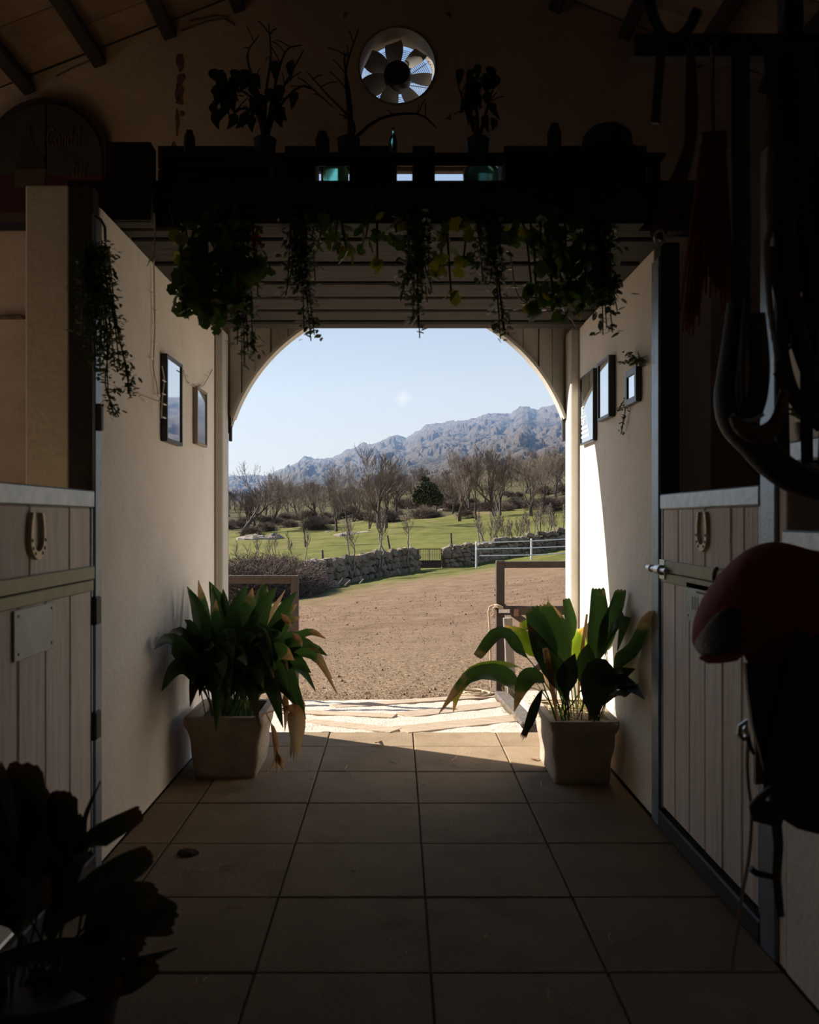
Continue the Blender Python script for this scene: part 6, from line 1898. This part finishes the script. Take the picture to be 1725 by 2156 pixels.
# bridles: several black leather ones
for lab, pts_list in [('black leather bridle with straps hanging to the hatch sill', [[(1700, 95), (1698, 400), (1702, 640), (1698, 800), (1700, 972)], [(1700, 640), (1715, 760), (1745, 860)], [(1660, 300), (1665, 520), (1680, 660), (1712, 800)]]),
                      ('black leather bridle with a crossed noseband behind the collar', [[(1620, 95), (1640, 400), (1650, 620), (1648, 800), (1652, 1000)], [(1622, 520), (1650, 640), (1690, 760), (1730, 860)], [(1640, 700), (1662, 800), (1690, 850), (1740, 870)], [(1640, 780), (1680, 850), (1730, 900)]]),
                      ('black leather martingale straps nearest the frame edge', [[(1745, 95), (1740, 400), (1730, 620), (1740, 800), (1735, 980)], [(1715, 500), (1722, 640), (1712, 720)]])]:
    o = thing('bridle', lab, 'bridle', P(pts_list[0][0][0], 700, 2.18), 'bridles on the tack rail')
    for k, q in enumerate(pts_list):
        m = MB(); strap(m, q, 2.2 - .02 * k, .016); m.build('strap', m_black, o, smooth=True)
    x, y = pts_list[0][2]
    m = MB(); q = P(x, y + 100, 2.18); m.tube([(q.x + .018 * math.cos(a), q.y - .01, q.z + .022 * math.sin(a)) for a in np.linspace(0, 6.28, 13)[:-1]], .004, 6, closed=True); m.build('buckle', m_darksteel, o)
# brown rope and dark chaps
o = thing('halter_rope', 'thin twisted brown rope hanging in front of the dark chaps', 'rope', P(1620, 300, 2.1))
m = MB(); m.tube(bez([P(x, y, 2.08 + max(0, 300 - y) / 205 * .19) for x, y in ((1622, 92), (1624, 300), (1618, 400), (1622, 480), (1615, 520), (1620, 620), (1628, 690), (1640, 760))], 40), [.007 + .0015 * (k % 2) for k in range(40)], 6); m.build('cord', m_brownleather, o, smooth=True)
ch = thing('leather_chaps', 'dark leather chaps filling the upper right corner of the tack', 'chaps', P(1690, 600, 2.24))
for i, q in enumerate([[(1628, 100), (1632, 300), (1636, 480), (1648, 580), (1668, 618), (1700, 612), (1712, 480), (1705, 280), (1700, 100)], [(1700, 100), (1704, 300), (1712, 470), (1716, 570), (1740, 600), (1800, 590), (1820, 450), (1815, 100)]]):
    m = MB(); m.prism([((x - VX) * 2.24 / F, H - (y - VY) * 2.24 / F) for x, y in q], lambda u, v, w: (u, 2.25 + w + .012 * math.sin(u * 40), v), .012); m.build('leg_panel', m_black, ch)
m = MB(); m.beam(P(1628, 104, 2.245), P(1815, 104, 2.245), .03, .04); m.build('belt', m_black, ch)
for i, (x, y) in enumerate(((1390, 70), (1400, 130))): pass
o = thing('harness_strap', 'dark curved harness strap high beside the red tassel', 'strap', P(1400, 60, 2.3))
m = MB(); strap(m, [(1368, -40), (1372, 20), (1395, 70), (1425, 80), (1450, 60), (1470, 20)], 2.27, .014); m.build('strap', m_black, o, smooth=True)
m = MB(); strap(m, [(1395, 70), (1388, 160), (1380, 260)], 2.27, .012); m.build('strap', m_brownleather, o, smooth=True)
# plant pot etc on the sill behind the tack
o = thing('potted_plant', 'small pot plant on the hatch sill behind the straps', 'plant', (XR - .0, 2.42, 1.52))
m = MB(); m.lathe([(.025, 0), (.035, .05), (.032, .05)], (XR + .02, 2.42, 1.521), 12); m.build('pot', m_darkpot, o, smooth=True)
for k in range(12):
    a = k * .52; b_ = Vector((XR + .02, 2.42, 1.565)); t_ = b_ + Vector((.05 * math.cos(a), .05 * math.sin(a), .03 + .01 * (k % 3)))
    leaf(o, [b_, b_.lerp(t_, .5) + Vector((0, 0, .01)), t_], .02, m_trail, pet=.2, n=6, r=r9)

# ------------------------------------------------------------------ small things on the floor
def on_floor(px, py): 
    D = H * F / (py - VY); return Vector(((px - VX) * D / F, D, 0))
m = MB(); c = on_floor(395, 1800)
rr_ = []
for a in range(5):
    th = math.pi / 2 * a / 4
    rr_.append([(c.x + .042 * math.cos(th) * math.cos(f_) * (1 + .2 * math.sin(3 * f_)), c.y + .03 * math.cos(th) * math.sin(f_), .024 * math.sin(th) + .001) for f_ in np.linspace(0, 6.283, 13)[:-1]])
m.grid(rr_, closed=True); T(m.build('dirt_lump', m_soil, smooth=True), 'small dark lump of mud on the tiles at left', 'mud')
dl = blade([on_floor(790, 1566) + Vector((0, 0, .004)), on_floor(800, 1571) + Vector((0, 0, .02)), on_floor(810, 1577) + Vector((0, 0, .006))], .03, pet=.05, face=(0, -.2, 1))
T(dl.build('fallen_leaf', m_leaf_dry, smooth='all', recalc=False), 'curled dry leaf on the edge of the shadow across the tiles', 'leaf', 'fallen leaves on the tiles')
dl = blade([on_floor(1118, 1598) + Vector((0, 0, .003)), on_floor(1126, 1601) + Vector((0, 0, .01)), on_floor(1134, 1603) + Vector((0, 0, .003))], .03, pet=.05, face=(0, -.2, 1))
T(dl.build('fallen_leaf', m_leaf_dry, smooth='all', recalc=False), 'small dry leaf in the sun left of the right planter', 'leaf', 'fallen leaves on the tiles')
r10 = random.Random(77)
for i in range(34):
    if i == 0: a, b_ = on_floor(1140, 1646), on_floor(1164, 1669)
    elif i == 1: a, b_ = on_floor(964, 1592), on_floor(962, 1615)
    elif i == 2: a, b_ = on_floor(732, 1612), on_floor(740, 1632)
    else:
        a = on_floor(r10.uniform(380, 1300), r10.uniform(1590, 2100)); an = r10.random() * 6.28; L = r10.uniform(.02, .07)
        b_ = a + Vector((L * math.cos(an), L * math.sin(an), 0))
        if abs(b_.x) > 1.08 or abs(a.x) > 1.08: continue
    m = MB(); mid = a.lerp(b_, .5) + Vector(((b_ - a).y * .15, -(b_ - a).x * .15, .004)); m.tube([a + Vector((0, 0, .002)), mid, b_ + Vector((0, 0, .002))], .0013, 4)
    T(m.build('straw_stalk', m_drystraw), 'thin straw stalk lying on the floor tiles', 'straw', 'straw stalks on the tiles')
